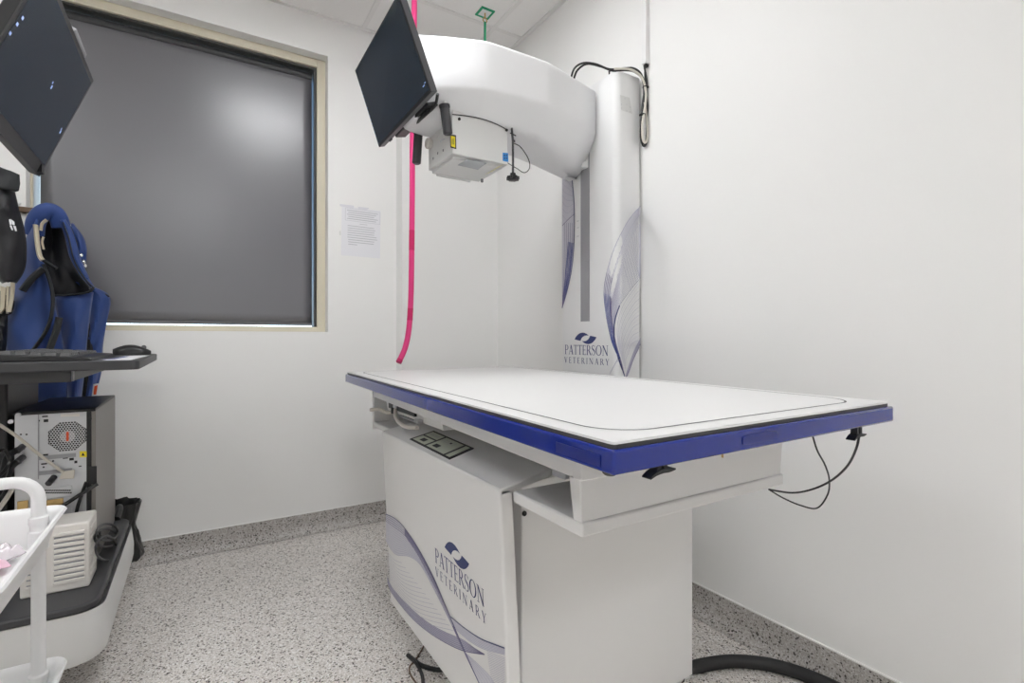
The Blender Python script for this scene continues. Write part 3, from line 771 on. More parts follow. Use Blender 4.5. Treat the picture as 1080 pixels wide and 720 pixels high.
# cables over the column
CB = thing('cable_bundle', 'black and white cables looped and tied between arm, column top and trunking', 'cables', (1.50, 1.48, 2.08))
T_ = aY(650, 74, 1.50)
e_ = V((XR - .02, 1.466, 2.108))
pth = lambda L: [p if isinstance(p, V) else aY(*p) for p in L]
b1 = pth([(602, 83, 1.64), (606, 72, 1.62), (615, 66.5, 1.60), (628, 67.5, 1.57), (643, 73, 1.53), (658, 72, 1.493), (668, 72, 1.485), (676, 78, 1.478), (680, 92, 1.472)])
b2 = pth([(605, 84, 1.64), (609, 74, 1.62), (619, 67.5, 1.60), (633, 70, 1.565), (646, 74.5, 1.52), (660, 74, 1.49), (670, 76, 1.482), (678, 85, 1.475), (679, 105, 1.470)])
m = MB(); m.tube(b1 + pth([(677.5, 110, 1.472), (676.5, 130, 1.475), (678, 150, 1.475), (681, 152, 1.472), (682.5, 135, 1.470), (681, 110, 1.467), (682, 88, 1.466), e_]), .0042, 8)
m.tube(b2 + pth([(676, 125, 1.472), (676, 145, 1.475), (679, 154, 1.475), (683, 146, 1.470), (683.5, 120, 1.467), (681, 95, 1.466), e_ + V((.004, 0, 0))]), .0042, 8)
m.split('black_cable', M['black'], CB)
m = MB(); m.tube(pth([(648, 72.5, 1.50), (658, 72.5, 1.488), (668, 74.5, 1.478), (677, 82, 1.47), (681, 96, 1.463), (680.5, 112, 1.46), (677.5, 130, 1.46), (678, 146, 1.462), (681, 150, 1.462), (683, 140, 1.462), (681.5, 122, 1.46), (680, 108, 1.46)]), .0046, 8); m.build('white_cable', M['cable'], CB)
for px, py in ((681, 92), (677.5, 121)):
    m = MB(); p = aY(px, py, 1.468); m.lathe([(.010, -.003), (.013, -.002), (.013, .002), (.010, .003)], p, 'z', 14); m.build('cable_tie', M['black'], CB)
m = MB(); m.lathe([(.003, 0), (.003, .012), (.005, .013), (.001, .018)], V((T_.x + .004, CY0 + .045, 2.072)), 'z', 10); m.build('top_screw', M['black'], CO)

# ------------------------------------------------------------------ monitors
def monitor(name_label, far_bot, far_top, near_bot, near_top, flip, chin, side_grey, bez):
    """screen given by its four outer corners; the body is extruded away from the viewer side"""
    fb, ft, nb, nt = [V(p) for p in (far_bot, far_top, near_bot, near_top)]
    t = thing('monitor', name_label, 'monitor', (fb + ft + nb + nt) / 4)
    n = (nb - fb).cross(ft - fb).normalized()
    if (n.x > 0) != flip: n = -n                       # n points out of the screen
    back = -n
    Q = lambda u, v, d: (fb.lerp(nb, u)).lerp(ft.lerp(nt, u), v) + n * d
    m = MB(); m.hexa([Q(0, 0, 0), Q(1, 0, 0), Q(1, 0, -.022), Q(0, 0, -.022), Q(0, 1, 0), Q(1, 1, 0), Q(1, 1, -.022), Q(0, 1, -.022)])
    cas = m.build('casing', side_grey, t, bev=.002)
    m = MB(); m.hexa([Q(.12, .1, -.02), Q(.88, .1, -.02), Q(.8, .2, -.046), Q(.2, .2, -.046), Q(.12, .85, -.02), Q(.88, .85, -.02), Q(.8, .75, -.046), Q(.2, .75, -.046)]); m.build('back_cover', M['black'], t, bev=.003)
    m = MB(); b = bez / (nb - fb).length; bv = bez / (ft - fb).length; cv = chin / (ft - fb).length
    m.hexa([Q(0, 0, -.001), Q(1, 0, -.001), Q(1, 1, -.001), Q(0, 1, -.001), Q(0, 0, .0015), Q(1, 0, .0015), Q(1, 1, .0015), Q(0, 1, .0015)])
    m.build('bezel', M['dark'] if chin > .012 else M['black'], t, smooth=False)
    m = MB(); m.poly([Q(b, cv, .0022), Q(1 - b, cv, .0022), Q(1 - b, 1 - bv, .0022), Q(b, 1 - bv, .0022)]); scr = m.build('screen', M['screen'], t, smooth=False)
    return t, Q, scr
# on the arm
YC0, YC1 = 1.437, 1.943
tm, Q, scr = monitor('black monitor hung at the nose of the white x-ray arm', (.600, YC1, 1.742), (.508, YC1, 2.014), (.603, YC0, 1.748), (.500, YC0, 2.010), False, .010, M['mgrey2'], .005)
def ic(m, u, v, du, dv): m.poly([Q(u, v, .0026), Q(u + du, v, .0026), Q(u + du, v + dv, .0026), Q(u, v + dv, .0026)])
m = MB()
for i in range(13): ic(m, .010, .14 + i * .052, .004, .018)
ic(m, .45, .52, .012, .03); ic(m, .455, .56, .010, .012); ic(m, .86, .40, .014, .03); ic(m, .865, .45, .012, .03); ic(m, .93, .10, .03, .012); ic(m, .962, .115, .018, .010)
m.split('desktop_icon', M['icon'], scr, smooth=False)
m = MB(); m.hexa([Q(.2, -.005, -.03), Q(.8, -.005, -.03), Q(.8, -.02, -.07), Q(.2, -.02, -.07), Q(.2, .03, -.03), Q(.8, .03, -.03), Q(.8, .03, -.07), Q(.2, .03, -.07)])
m.build('rear_connector_bar', M['black'], tm, bev=.003)
m = MB(); m.tube([Q(.75, .0, -.05), Q(.72, -.028, -.05), Q(.62, -.036, -.045), Q(.52, -.022, -.05), Q(.45, .0, -.05)], .006, 8)
m.tube([Q(.9, .04, -.05), Q(.82, -.018, -.055), Q(.72, -.018, -.06), Q(.66, .0, -.06)], .005, 8); m.split('monitor_cable', M['black'], tm)
m = MB(); c = Q(.5, .5, -.045); m.hexa([c + V(d) for d in ((0, -.05, -.05), (0, .05, -.05), (.035, .035, -.05), (.035, -.035, -.05), (0, -.05, .05), (0, .05, .05), (.035, .035, .05), (.035, -.035, .05))]); m.build('mount_bracket', M['dgrey'], tm, bev=.003)
m = MB(); m.box(Q(.14, -.012, -.012), Q(.19, 0, -.02)); m.build('button_pad', M['black'], tm)
# on the computer cart
tl, Q, scr = monitor('large black monitor tilted down above the computer cart, nearest to the camera', aY(41, 186, 1.79), aY(98, 85, 1.79), (-.350, 1.275, 1.432), (-.244, 1.275, 1.709), True, .030, M['black'], .012)
m = MB()
for u, v in ((.97, .50), (.96, .58), (.95, .64), (.955, .83), (.95, .90)): ic(m, u - .012, v - .02, .018, .022)
ic(m, .42, .55, .014, .03); ic(m, .435, .585, .010, .02); ic(m, .055, .40, .016, .03); ic(m, .065, .43, .010, .02)
m.split('desktop_icon', M['icon'], scr, smooth=False)
m = MB(); m.hexa([Q(.26, 1.0, .004), Q(.52, 1.0, .004), Q(.52, 1.0, -.022), Q(.26, 1.0, -.022), Q(.27, 1.032, .004), Q(.51, 1.032, .004), Q(.51, 1.032, -.02), Q(.27, 1.032, -.02)]); m.build('top_sensor', M['grey'], tl, bev=.002)
m = MB(); m.box(Q(.02, .015, .002), Q(.07, .09, .0028)); m.build('chin_button', M['black'], tl)
QL = Q

# ------------------------------------------------------------------ computer cart
CT = thing('computer_cart', 'mobile computer cart with black deck, white lower housing and black keyboard shelf', 'cart', (-.5, 2.05, 0))
cx1, cy0, cy1, cx0 = -.222, 1.712, 2.47, -.80; dz0, dz1 = .284, .306
m = MB(); m.prism([(x, y, dz0) for x, y in rrect(cx0, cx1, cy0, cy1, .055, 8)], (0, 0, dz1 - dz0)); m.build('deck', M['dark'], CT, bev=.006, seg=3)
# housing with generous corner radius in plan and rounded lower edge
m = MB(); rows = []
for i, (ins, z) in enumerate([(.004, dz0), (.004, .22), (.005, .18), (.009, .160), (.018, .148), (.03, .143)]):
    rows.append([V((x, y, z)) for x, y in rrect(cx0 + ins, cx1 - ins + .012 + .008 * min(1, (dz0 - z) / .06), cy0 + ins * .5, cy1 - ins, .06, 8)])
rows = [r_ + [r_[0]] for r_ in rows]; m.grid(rows); m.poly(rows[-1][:-1]); m.build('lower_housing', M['lgrey'], CT, ang=60)
for x, y in ((cx1 - .14, cy0 + .14), (cx1 - .14, cy1 - .12), (cx0 + .12, cy0 + .14), (cx0 + .12, cy1 - .12)):
    m = MB(); m.lathe([(.012, -.018), (.048, -.018), (.05, -.012), (.05, .012), (.048, .018), (.012, .018)], (x, y, .05), 'x', 24); ca = m.build('caster', M['blackm'], CT)
    m = MB(); m.box((x - .024, y - .02, .06), (x - .02, y + .02, .13)); m.box((x + .02, y - .02, .06), (x + .024, y + .02, .13)); m.box((x - .03, y - .03, .12), (x + .03, y + .03, .15)); m.build('caster_fork', M['grey'], ca)
m = MB(); m.box((-.60, 2.02, dz1), (-.468, 2.36, .90)); m.build('column', M['black'], CT, bev=.006)
m = MB(); m.box((-.66, 2.06, .93), (-.60, 2.12, 1.62)); m.build('mast', M['dark'], CT, bev=.005)
c = QL(.5, .5, -.046)
m = MB(); m.tube([(-.63, 2.06, 1.56), (-.60, 1.85, 1.60), (c.x - .06, c.y + .03, c.z), c], .018, 12); m.build('monitor_arm', M['dark'], CT)
sx0, sx1, sy0, sy1 = -.78, -.138, 1.752, 2.49
m = MB(); m.prism([(x, y, .914) for x, y in rrect(sx0, sx1, sy0, sy1, .018, 4)], (0, 0, .0255)); m.build('shelf', M['dark'], CT, bev=.003)
p = aY(75, 400, 1.80)
m = MB(); m.box((sx0 + .02, 1.80, .882), (p.x, 2.40, .914)); m.build('shelf_bracket', M['dark'], CT, bev=.002)
m = MB(); m.box((p.x, 1.805, .884), (p.x + .003, 1.825, .912)); m.build('bracket_edge', M['grey'], CT)

# keyboard
ZSH = .9395
KB = thing('keyboard', 'black keyboard lying on the cart shelf below the aprons', 'keyboard', (-.36, 2.0, ZSH))
kx0, kx1, ky0, ky1 = -.460, -.245, 1.80, 2.25
m = MB(); m.hexa([(kx0, ky0, ZSH), (kx1, ky0, ZSH), (kx1, ky1, ZSH), (kx0, ky1, ZSH), (kx0, ky0, ZSH + .022), (kx1 - .01, ky0 + .004, ZSH + .010), (kx1 - .01, ky1, ZSH + .010), (kx0, ky1, ZSH + .022)]); m.build('keyboard_body', M['black'], KB, bev=.003)
m = MB()
for i in range(5):
    for j in range(18):
        x = kx0 + .022 + i * .030; y = ky0 + .014 + j * .0236; zz = ZSH + .0215 - (x - kx0) * .055
        if i == 4 and 5 <= j <= 10: continue
        m.hexa([(x, y, zz), (x + .024, y, zz - .0013), (x + .024, y + .019, zz - .0013), (x, y + .019, zz), (x + .003, y + .003, zz + .008), (x + .021, y + .003, zz + .007), (x + .021, y + .016, zz + .007), (x + .003, y + .016, zz + .008)])
m.box((kx0 + .142, ky0 + .132, ZSH + .012), (kx0 + .166, ky0 + .27, ZSH + .021))
m.build('key_cap', M['keys'], KB, smooth=False)
# mouse
MS = thing('mouse', 'black computer mouse on the cart shelf behind the keyboard', 'mouse', (-.215, 2.33, ZSH))
m = MB(); rows = []
for i in range(13):
    a = i / 12; w = .031 * math.sqrt(max(0.02, 1 - (2 * a - 1) ** 4)); h = .012 + .026 * math.sin(math.pi * min(1, (a * .85 + .12))) ; row = []
    for j in range(13):
        b = math.pi * j / 12; row.append(V((-.265 + .115 * a, 2.36 - w * math.cos(b), ZSH + h * math.sin(b) ** .6)))
    rows.append(row)
m.grid(rows); m.poly(rows[0]); m.poly(rows[-1]); m.build('mouse_shell', M['black'], MS, ang=60)
m = MB(); m.lathe([(.006, -.003), (.008, -.002), (.008, .002), (.006, .003)], (-.172, 2.36, ZSH + .028), 'y', 12); m.build('scroll_wheel', M['mgrey'], MS)
m = MB(); o_ = ZSH + .0006
m.hexa([(-.225, 1.80, ZSH), (-.160, 1.79, ZSH), (-.148, 2.22, ZSH), (-.215, 2.22, ZSH), (-.225, 1.80, o_), (-.160, 1.79, o_), (-.148, 2.22, o_), (-.215, 2.22, o_)], 0)
m.poly([(-.222, 1.86, o_ + .0004), (-.205, 1.86, o_ + .0004), (-.195, 2.15, o_ + .0004), (-.212, 2.15, o_ + .0004)], 1)
tag(m.build('paper_sheet', [M['paper'], M['ink2']], org=(-.19, 2.0, ZSH), smooth=False), 'white printed paper lying at the edge of the cart shelf beside the keyboard', 'paper')

# computer tower (rear side towards the camera)
PC = thing('computer_tower', 'desktop computer tower with vented silver rear standing on the cart deck', 'computer', (-.36, 2.2, dz1))
px0, px1, py0, py1, pz0, pz1 = -.452, -.268, 2.014, 2.435, dz1, .786
m = MB(); m.box((px0, py0, pz0), (px1 - .014, py1, pz1 - .006)); m.build('chassis', M['steel'], PC, bev=.002)
m = MB(); m.box((px0 - .003, py0 - .004, pz1 - .010), (px1, py1, pz1)); m.box((px1 - .022, py0 - .002, pz0), (px1 - .010, py0 + .002, pz1 - .01)); m.build('top_cover', M['black'], PC, bev=.002)
MB().box((px1 - .012, py0 + .002, pz0), (px1, py1 + .02, pz1 - .002)).build('side_panel', M['steelp'], PC, bev=.002)
def rp(px, py, o=.0015): return aY(px, py, py0 - o)
c = rp(71.3, 460); rad = .047
oct_ = [c + V((rad * math.cos(R(22.5 + 45 * k)) * 1.02, 0, rad * math.sin(R(22.5 + 45 * k)))) for k in range(8)]
m = MB(); m.prism(oct_, (0, .001, 0)); vent = m.build('fan_vent', M['black'], PC, smooth=False)
m = MB(); s = .0068; hx = lambda cx, cz, r: [V((cx + r * math.sin(R(60 * k)), c.y - .0012, cz + r * math.cos(R(60 * k)))) for k in range(6)]
for i in range(-9, 10):
    for j in range(-9, 10):
        x = c.x + (i + .5 * (j % 2)) * s; z = c.z + j * s * .866
        if max(abs(x - c.x), abs(z - c.z), (abs(x - c.x) + abs(z - c.z)) * .72) < rad * .94:
            a, b = hx(x, z, s * .577), hx(x, z, s * .43)
            o = len(m.v); m.v += a + b
            for k in range(6): m.f.append([o + k, o + (k + 1) % 6, o + 6 + (k + 1) % 6, o + 6 + k]); m.m.append(0)
m.build('honeycomb_grille', M['steel'], vent, smooth=False)
m = MB(); m.lathe([(.018, -.0008), (.001, -.0009)], c, 'y', 20, 0)
m.box(c + V((-.003, -.0018, -.014)), c + V((.003, -.001, .014)), 1); m.build('fan_hub', [M['grey'], M['red']], vent)
m = MB(); m.poly([rp(84, 475.5), rp(91.5, 475.5), rp(91.8, 482), rp(84, 482)], 0); m.poly([rp(87.5, 477, .002), rp(89.5, 480.5, .002), rp(85.8, 480.5, .002)], 1); m.build('yellow_sticker', [M['yellow'], M['line']], PC, smooth=False)
m = MB(); m.poly([rp(64, 436.5), rp(84, 436), rp(84, 439), rp(64, 439.5)]); m.build('serial_label', M['beige'], PC, smooth=False)
m = MB()
for qx, qy, w_, h_ in ((47.5, 439, 5, 1.6), (48.5, 443.5, 4, 3.2), (95, 441, 3, 3), (48, 480, 4.5, 3), (46.5, 489, 5, 1.6), (75.5, 484, 4, 3), (80, 487, 2.6, 3), (69, 483, 4.5, 1.2), (56, 486, 1.8, 1.8), (84.5, 491.5, 2.5, 1.2), (94.5, 477.5, 3, 1.6), (22, 458, 1.6, 1.6), (28, 458, 1.6, 1.6), (41, 443.5, 1.6, 1.6), (46, 492.5, 1.6, 1.6), (24, 472, 3, 4.5)):
    a = rp(qx, qy); k = .0026 * 1.0; m.box(a + V((-w_ * k * .5, -.0004, -h_ * k * .5)), a + V((w_ * k * .5, .0004, h_ * k * .5)))
m.build('rear_slot', M['black'], PC, smooth=False)
m = MB(); m.box(rp(40, 437), rp(41, 505, .0025)); m.box(rp(41, 481), rp(80, 481.6, .0025)); m.box(rp(41, 497), rp(76, 497.6, .0025)); m.build('seam_rib', M['grey'], PC, smooth=False)
m = MB()
for qy in (515.5, 527, 539):
    m.box(rp(44, qy), rp(76, qy + 7, .004))
m.split('expansion_bracket', M['steel'], PC, bev=.001)
m = MB()
for r_i, qy in enumerate((517, 519.5)):
    for k in range(13): a = rp(46 + k * 2.3 + r_i, qy, .0045); m.box(a + V((-.0022, 0, -.002)), a + V((.0022, .0006, .002)))
m.build('bracket_vent', M['black'], PC, smooth=False)
m = MB(); m.box(rp(49, 527.5, .008), rp(67, 533, .003)); m.box(rp(18, 529, .008), rp(30, 536, .003)); m.split('port_connector', M['brass'], PC, bev=.001)
m = MB(); m.box(rp(93.5, 492), rp(102, 510, .0035)); m.build('dark_recess', M['black'], PC)
m = MB(); a = rp(20, 437); m.lathe([(.001, -.012), (.006, -.011), (.006, 0)], a, 'y', 12); a = rp(12.2, 444); m.lathe([(.001, -.012), (.006, -.011), (.006, 0)], a, 'y', 12); m.build('thumb_screw', M['steel'], PC)
# cables plugged into the tower
WC = thing('white_cable', 'cream cable sagging across the silver rear of the computer tower', 'cable', rp(80, 498))
m = MB(); m.tube([aY(-12, 441, 1.80), aY(15, 458, 1.90), aY(40, 478, 1.96), aY(60, 493, 2.0), rp(70, 500, .012)], .0042, 8); m.tube([aY(-10, 548, 1.86), aY(5, 528, 1.93), aY(15, 513, 1.98), rp(22, 508, .01)], .006, 8); m.split('cable', M['cable'], WC)
m = MB(); m.hexa([rp(62, 505, .001), rp(78, 504.5, .001), rp(78, 504.5, .02), rp(62, 505, .02), rp(66, 497, .001), rp(79, 495, .001), rp(79, 495, .02), rp(66, 497, .02)]); m.split('plug', M['cable'], WC, bev=.002)
BC = thing('black_cables', 'black power cables hanging beside and across the lower rear of the computer tower', 'cables', rp(10, 480))
m = MB(); m.tube([rp(103, 510, .03), rp(90, 518, .035), rp(76, 527, .03), rp(60, 538, .02), aY(48, 552, 1.98)], .0055, 8); m.tube([rp(91, 508, .02), rp(86, 522, .02), rp(81, 538, .02), aY(78, 560, 2.0)], .0045, 8)
m.tube([aY(-8, 520, 1.92), aY(3, 500, 1.94), aY(8, 482, 1.97), rp(19, 474, .02)], .009, 10); m.tube([aY(-6, 480, 1.9), aY(4, 474, 1.93), aY(10, 486, 1.95), aY(3, 498, 1.93), aY(-6, 505, 1.9)], .005, 8)
m.tube([aY(-8, 530, 1.94), aY(4, 508, 1.96), aY(12, 492, 1.98), rp(20, 486, .02)], .009, 10); m.split('cable', M['black'], BC)
m = MB()
for a, b in ((rp(18, 475.5, .03), rp(24, 470.5, .002)), (rp(18, 487, .03), rp(24, 482, .002)), (rp(51, 510, .03), rp(57, 503, .002))): m.tube([a, b], .0085, 10, smooth=False)
m.split('plug', M['dgrey'], BC)
# UPS
UP = thing('battery_backup', 'beige louvred battery backup box on the cart deck before the tower', 'power supply', (-.33, 1.88, dz1))
ux0, ux1, uy0, uy1, uz1 = -.402, -.257, 1.832, 1.955, .488
m = MB(); m.hexa([(ux0, uy0, dz1), (ux1, uy0, dz1), (ux1, uy1, dz1), (ux0, uy1, dz1), (ux0, uy0 + .004, uz1), (ux1, uy0 + .004, uz1), (ux1, uy1, uz1), (ux0, uy1, uz1)]); m.build('ups_case', M['beige'], UP, bev=.006, seg=3)
m = MB()
for i in range(10):
    z = dz1 + .022 + .0145 * i
    m.box((ux0 + .012, uy0 - .003, z), (ux0 + .052, uy0 + .006, z + .009)); m.box((ux0 + .068, uy0 - .003, z), (ux1 - .010, uy0 + .006, z + .009))
    m.box((ux1 - .002, uy0 + .014, z), (ux1 + .002, uy1 - .02, z + .009))
m.build('louvre', M['beige'], UP, bev=.0015, smooth=False)
m = MB()
for i in range(9):
    z = dz1 + .0315 + .0145 * i
    m.box((ux0 + .014, uy0 - .0008, z), (ux0 + .050, uy0 + .004, z + .0032)); m.box((ux0 + .070, uy0 - .0008, z), (ux1 - .012, uy0 + .004, z + .003))
m.build('louvre_gap', M['grey'], UP, smooth=False)
# coil of cable on the deck
CL = thing('coiled_cable', 'coil of black cable lying on the cart deck beside the beige box', 'cable', (-.25, 1.95, dz1))
def coil(cx_, cy_, rx_, ry_, xx, ph):
    P = []
    for k in range(25):
        a = 2 * math.pi * k / 24 + ph; P.append(aX(cx_ + rx_ * math.cos(a), cy_ + ry_ * math.sin(a), xx + .004 * math.sin(a + ph)))
    return P
for c in ((113, 561, 11, 9, -.240, .3), (112, 567, 12, 9.5, -.247, 1.2), (112, 578, 11, 13, -.236, 2.2), (114, 563, 9, 6, -.252, .0)):
    m = MB(); m.tube(coil(*c), .0034, 8, smooth=False); m.build('cable_loop', M['black'], CL)

# bin with black bag behind the cart
BN = thing('bin_bag', 'crumpled black bin bag hanging off the rear corner of the cart deck', 'bag', (-.262, 2.57, .08))
m = MB(); rows = []; nS = 48
for i, (rr, z) in enumerate([(.050, .27), (.058, .325), (.064, .340), (.067, .328), (.060, .28), (.052, .24), (.055, .21), (.064, .17), (.074, .140), (.078, .118), (.070, .106), (.035, .102)]):
    row = []
    for k in range(nS + 1):
        a = 2 * math.pi * (k % nS) / nS; w_ = .004 * math.sin(a * 9 + i * .7) + .003 * math.sin(a * 17 + i * 1.9) + .014 * noise.noise(V((math.cos(a) * 3, math.sin(a) * 3, i * .8)))
        q = rr + w_ * (.5 if i < 2 else 1); row.append(V((-.268 + q * math.cos(a), 2.575 + q * 1.1 * math.sin(a), z + .010 * noise.noise(V((math.cos(a) * 2, math.sin(a) * 2, i * .9))))))
    rows.append(row)
m.grid(rows); m.poly(rows[-1][:-1]); m.build('bag_skin', M['bag'], BN, ang=70)
m = MB(); m.tube([(-.262, 2.44, .312), (-.258, 2.48, .330), (-.262, 2.52, .335), (-.268, 2.56, .30)], .012, 8); m.build('bag_tie', M['bag'], BN)

# ------------------------------------------------------------------ white utility trolley
TR = thing('utility_trolley', 'white three-tier utility trolley in the front left corner', 'trolley', (-.42, .95, 0))
tx1, ty1, tx0, ty0 = -.180, 1.107, -.62, .74
def tray(z, h, ins, name='tray'):
    rows = []
    for ex, zz in ((-.030, z - h), (-.026, z - h), (-.010, z - .012), (0, z), (-.002, z + .003), (-.006, z + .002), (-.012, z - .006), (-.030, z - h + .006)):
        rows.append([V((x, y, zz)) for x, y in rrect(tx0 - ex, tx1 + ex, ty0 - ex, ty1 + ex, .028 + max(ex, -.012), 6)])
    rows = [r_ + [r_[0]] for r_ in rows]
    m = MB(); m.grid(rows); m.poly(rows[0][:-1]); m.poly(rows[-1][:-1]); return m.build(name, M['white'], TR, ang=50)
tray(.724, .062, 0); tray(.475, .062, 0); tray(.20, .062, 0)
pp = [(-.214, 1.078), (tx0 + .03, 1.078), (-.214, ty0 + .03), (tx0 + .03, ty0 + .03)]
zh = .776
m = MB(); m.tube([(pp[0][0], pp[0][1], .07), *[(pp[0][0] - .03 + .03 * math.cos(R(a)), pp[0][1], zh - .03 + .03 * math.sin(R(a))) for a in range(0, 91, 15)], *[(pp[1][0] + .03 - .03 * math.sin(R(a)), pp[0][1], zh - .03 + .03 * math.cos(R(a))) for a in range(0, 91, 15)], (pp[1][0], pp[1][1], .07)], .0092, 14, smooth=False).build('push_handle', M['white'], TR, ang=60)
for x, y in pp[2:]: m = MB(); m.tube([(x, y, .07), (x, y, .73)], .0088, 14, smooth=False); m.build('post', M['white'], TR)
for z in (.475, .724):
    m = MB(); m.lathe([(.0105, -.058), (.0125, -.056), (.0125, -.028), (.0108, -.026), (.0108, -.018), (.0122, -.016), (.0122, -.006), (.0100, -.004)], (pp[0][0], pp[0][1], z), 'z', 18); m.build('post_collar', M['white'], TR)
for x, y in pp:
    m = MB(); m.lathe([(.008, -.012), (.03, -.012), (.032, -.008), (.032, .008), (.03, .012), (.008, .012)], (x, y, .032), 'x', 20); m.box((x - .016, y - .012, .03), (x - .013, y + .012, .075)); m.box((x + .013, y - .012, .03), (x + .016, y + .012, .075)); m.box((x - .018, y - .014, .068), (x + .018, y + .014, .075)); m.build('caster', M['grey'], TR)
def packet(name, label, x, y, z, sx, sy, h, a, mm, sd):
    m = MB(); n = 14; top_, bot_ = [], []
    for i in range(n + 1):
        r1, r2 = [], []
        for j in range(n + 1):
            u, v = i / n * 2 - 1, j / n * 2 - 1; e_ = (1 - u ** 4) * (1 - v ** 4); k = noise.noise(V((u * 2.2, v * 2.2, sd))) * .55 + .75
            X_, Y_ = u * sx, v * sy; xx = x + X_ * math.cos(a) - Y_ * math.sin(a); yy = y + X_ * math.sin(a) + Y_ * math.cos(a)
            r1.append(V((xx, yy, z + h * .25 + h * .75 * e_ * k))); r2.append(V((xx, yy, z + h * .22 * (1 - e_))))
        top_.append(r1); bot_.append(r2)
    m.grid(top_); m.grid(bot_)
    return tag(m.build(name, mm, org=(x, y, z), ang=75), label, 'packet')
zt_ = .672
packet('plastic_packet', 'crinkled pink plastic packet in the top tray of the trolley', -.300, 1.005, zt_, .062, .050, .026, .4, M['packp'], 1)
packet('plastic_packet', 'pale green plastic packet in the top tray of the trolley', -.330, .905, zt_, .055, .045, .028, -.2, M['packg'], 5)
packet('plastic_packet', 'glossy white packet nearest the camera in the top tray of the trolley', -.315, .815, zt_, .062, .042, .030, .1, M['packw'], 9)
packet('foil_sachet', 'shiny foil sachet lying by the trolley post', -.243, 1.030, zt_, .020, .016, .026, .9, M['foil'], 13)

# ------------------------------------------------------------------ lead aprons on a wall rail
RK = thing('apron_rail', 'brown wall rail with white hooks holding the lead aprons', 'rail', (-.9, 2.75, 1.5))
p = aY(38, 221.5, 2.74)
MB().box((-1.35, 2.745, p.z - .010), (p.x, 2.78, p.z + .010)).build('rail_bar', M['wood'], RK, bev=.003)
for x in (-1.2, -1.0, -.82, aY(20, 220, 2.74).x, -.52):
    m = MB(); m.tube([(x, 2.745, p.z + .02), (x, 2.70, p.z + .0), (x, 2.67, p.z - .03), (x, 2.655, p.z + .0)], .006, 8); m.build('hook', M['white'], RK)
m = MB(); q_ = aY(22, 240, 2.74); m.box((q_.x - .012, 2.765, q_.z - .16), (q_.x + .012, 2.779, q_.z + .06)); m.build('hook_plate', M['lgrey'], RK, bev=.002)

def loft(m, Lp, Rp, Y, n=16, k=12, bulge=.03, wr=.006, sd=0, mi=0, o=(0, 190), s=3.6, yl=0., yr=0.):
    """cloth panel between a left and a right edge line, bellied out towards the room"""
    A = resample(spline([(o[0] + x / s, o[1] + y / s, 0) for x, y in Lp], 6), k); B = resample(spline([(o[0] + x / s, o[1] + y / s, 0) for x, y in Rp], 6), k)
    P = []
    for i in range(k):
        row = []
        for j in range(n):
            t = j / (n - 1); q_ = A[i].lerp(B[i], t)
            y = Y + yl * (1 - t) + yr * t - bulge * math.sin(math.pi * t) + wr * math.sin(t * 9 + i * .55 + sd) + wr * 1.5 * noise.noise(V((t * 3, i * .35, sd)))
            row.append(aY(q_.x, q_.y, y))
        P.append(row)
    m.grid(P, mi); return P
def trim(path, Y, w, name, mm, par, o=(0, 190), s=3.6, lift=.012):
    m = MB(); P = [aY(o[0] + q_.x / s, o[1] + q_.y / s, Y - lift) for q_ in spline([(x, y, 0) for x, y in path], 6)]
    m.tube(P, w * .22, 8, smooth=False, rz=w * .5); return m.build(name, mm, par)

A1 = thing('lead_apron', 'blue lead apron with black trim and cream fold hanging nearest on the rail', 'apron', aY(50, 225, 2.52), 'lead aprons on the rail')
YA = 2.585
m = MB(); loft(m, [(140, 120), (110, 200), (88, 290), (60, 400), (12, 560), (25, 640), (70, 760), (100, 860)], [(150, 270), (165, 320), (195, 400), (203, 470), (225, 560), (240, 640), (250, 760), (255, 860)], YA, 18, 30, .06, .006, 1, yl=.02); m.build('front_panel', M['apron'], A1, solid=.008)
m = MB(); loft(m, [(206, 440), (222, 520), (240, 640), (252, 760), (258, 860)], [(352, 425), (338, 520), (325, 640), (316, 740), (300, 860)], YA + .03, 14, 20, .04, .005, 3); m.build('side_panel', M['apron'], A1, solid=.008)
# shoulder: thick rolled arch of cloth
m = MB(); P = [aY(x / 3.6, 190 + y / 3.6, YA + d) for x, y, d in ((130, 205, .03), (136, 160, .01), (154, 130, .0), (180, 116, 0.), (205, 122, .01), (222, 144, .02), (232, 178, .03))]
m.tube(P, .023, 14, rz=.030); m.build('shoulder', M['apron'], A1)
m = MB(); loft(m, [(150, 128), (146, 210), (150, 290), (185, 340), (200, 420), (206, 445)], [(222, 130), (250, 220), (275, 310), (310, 370), (345, 405), (350, 430)], YA + .06, 14, 16, -.02, .008, 7); m.build('lining', M['apronin'], A1, solid=.006)
m = MB(); loft(m, [(228, 150), (250, 215), (268, 290), (300, 350), (345, 402)], [(246, 150), (282, 215), (300, 290), (328, 355), (356, 405)], YA + .01, 8, 18, .015, .003, 5); m.build('shoulder_strap', M['apron'], A1, solid=.008)
trim([(135, 170), (138, 195), (142, 240), (150, 285), (162, 304)], YA, .034, 'cream_fold', M['tan'], A1, lift=.085)
trim([(178, 150), (160, 165), (155, 190)], YA, .022, 'cream_fold', M['tan'], A1, lift=.085)
trim([(165, 215), (160, 235), (166, 262)], YA, .016, 'cream_fold', M['tan'], A1, lift=.08)
trim([(166, 320), (188, 380), (200, 440), (196, 510), (176, 570), (140, 625), (120, 650)], YA, .028, 'webbing', M['trim'], A1, lift=.07)
trim([(85, 420), (120, 375), (165, 335)], YA, .050, 'webbing', M['trim'], A1, lift=.085)
trim([(225, 520), (214, 570), (196, 620), (185, 650)], YA, .050, 'webbing', M['trim'], A1, lift=.07)
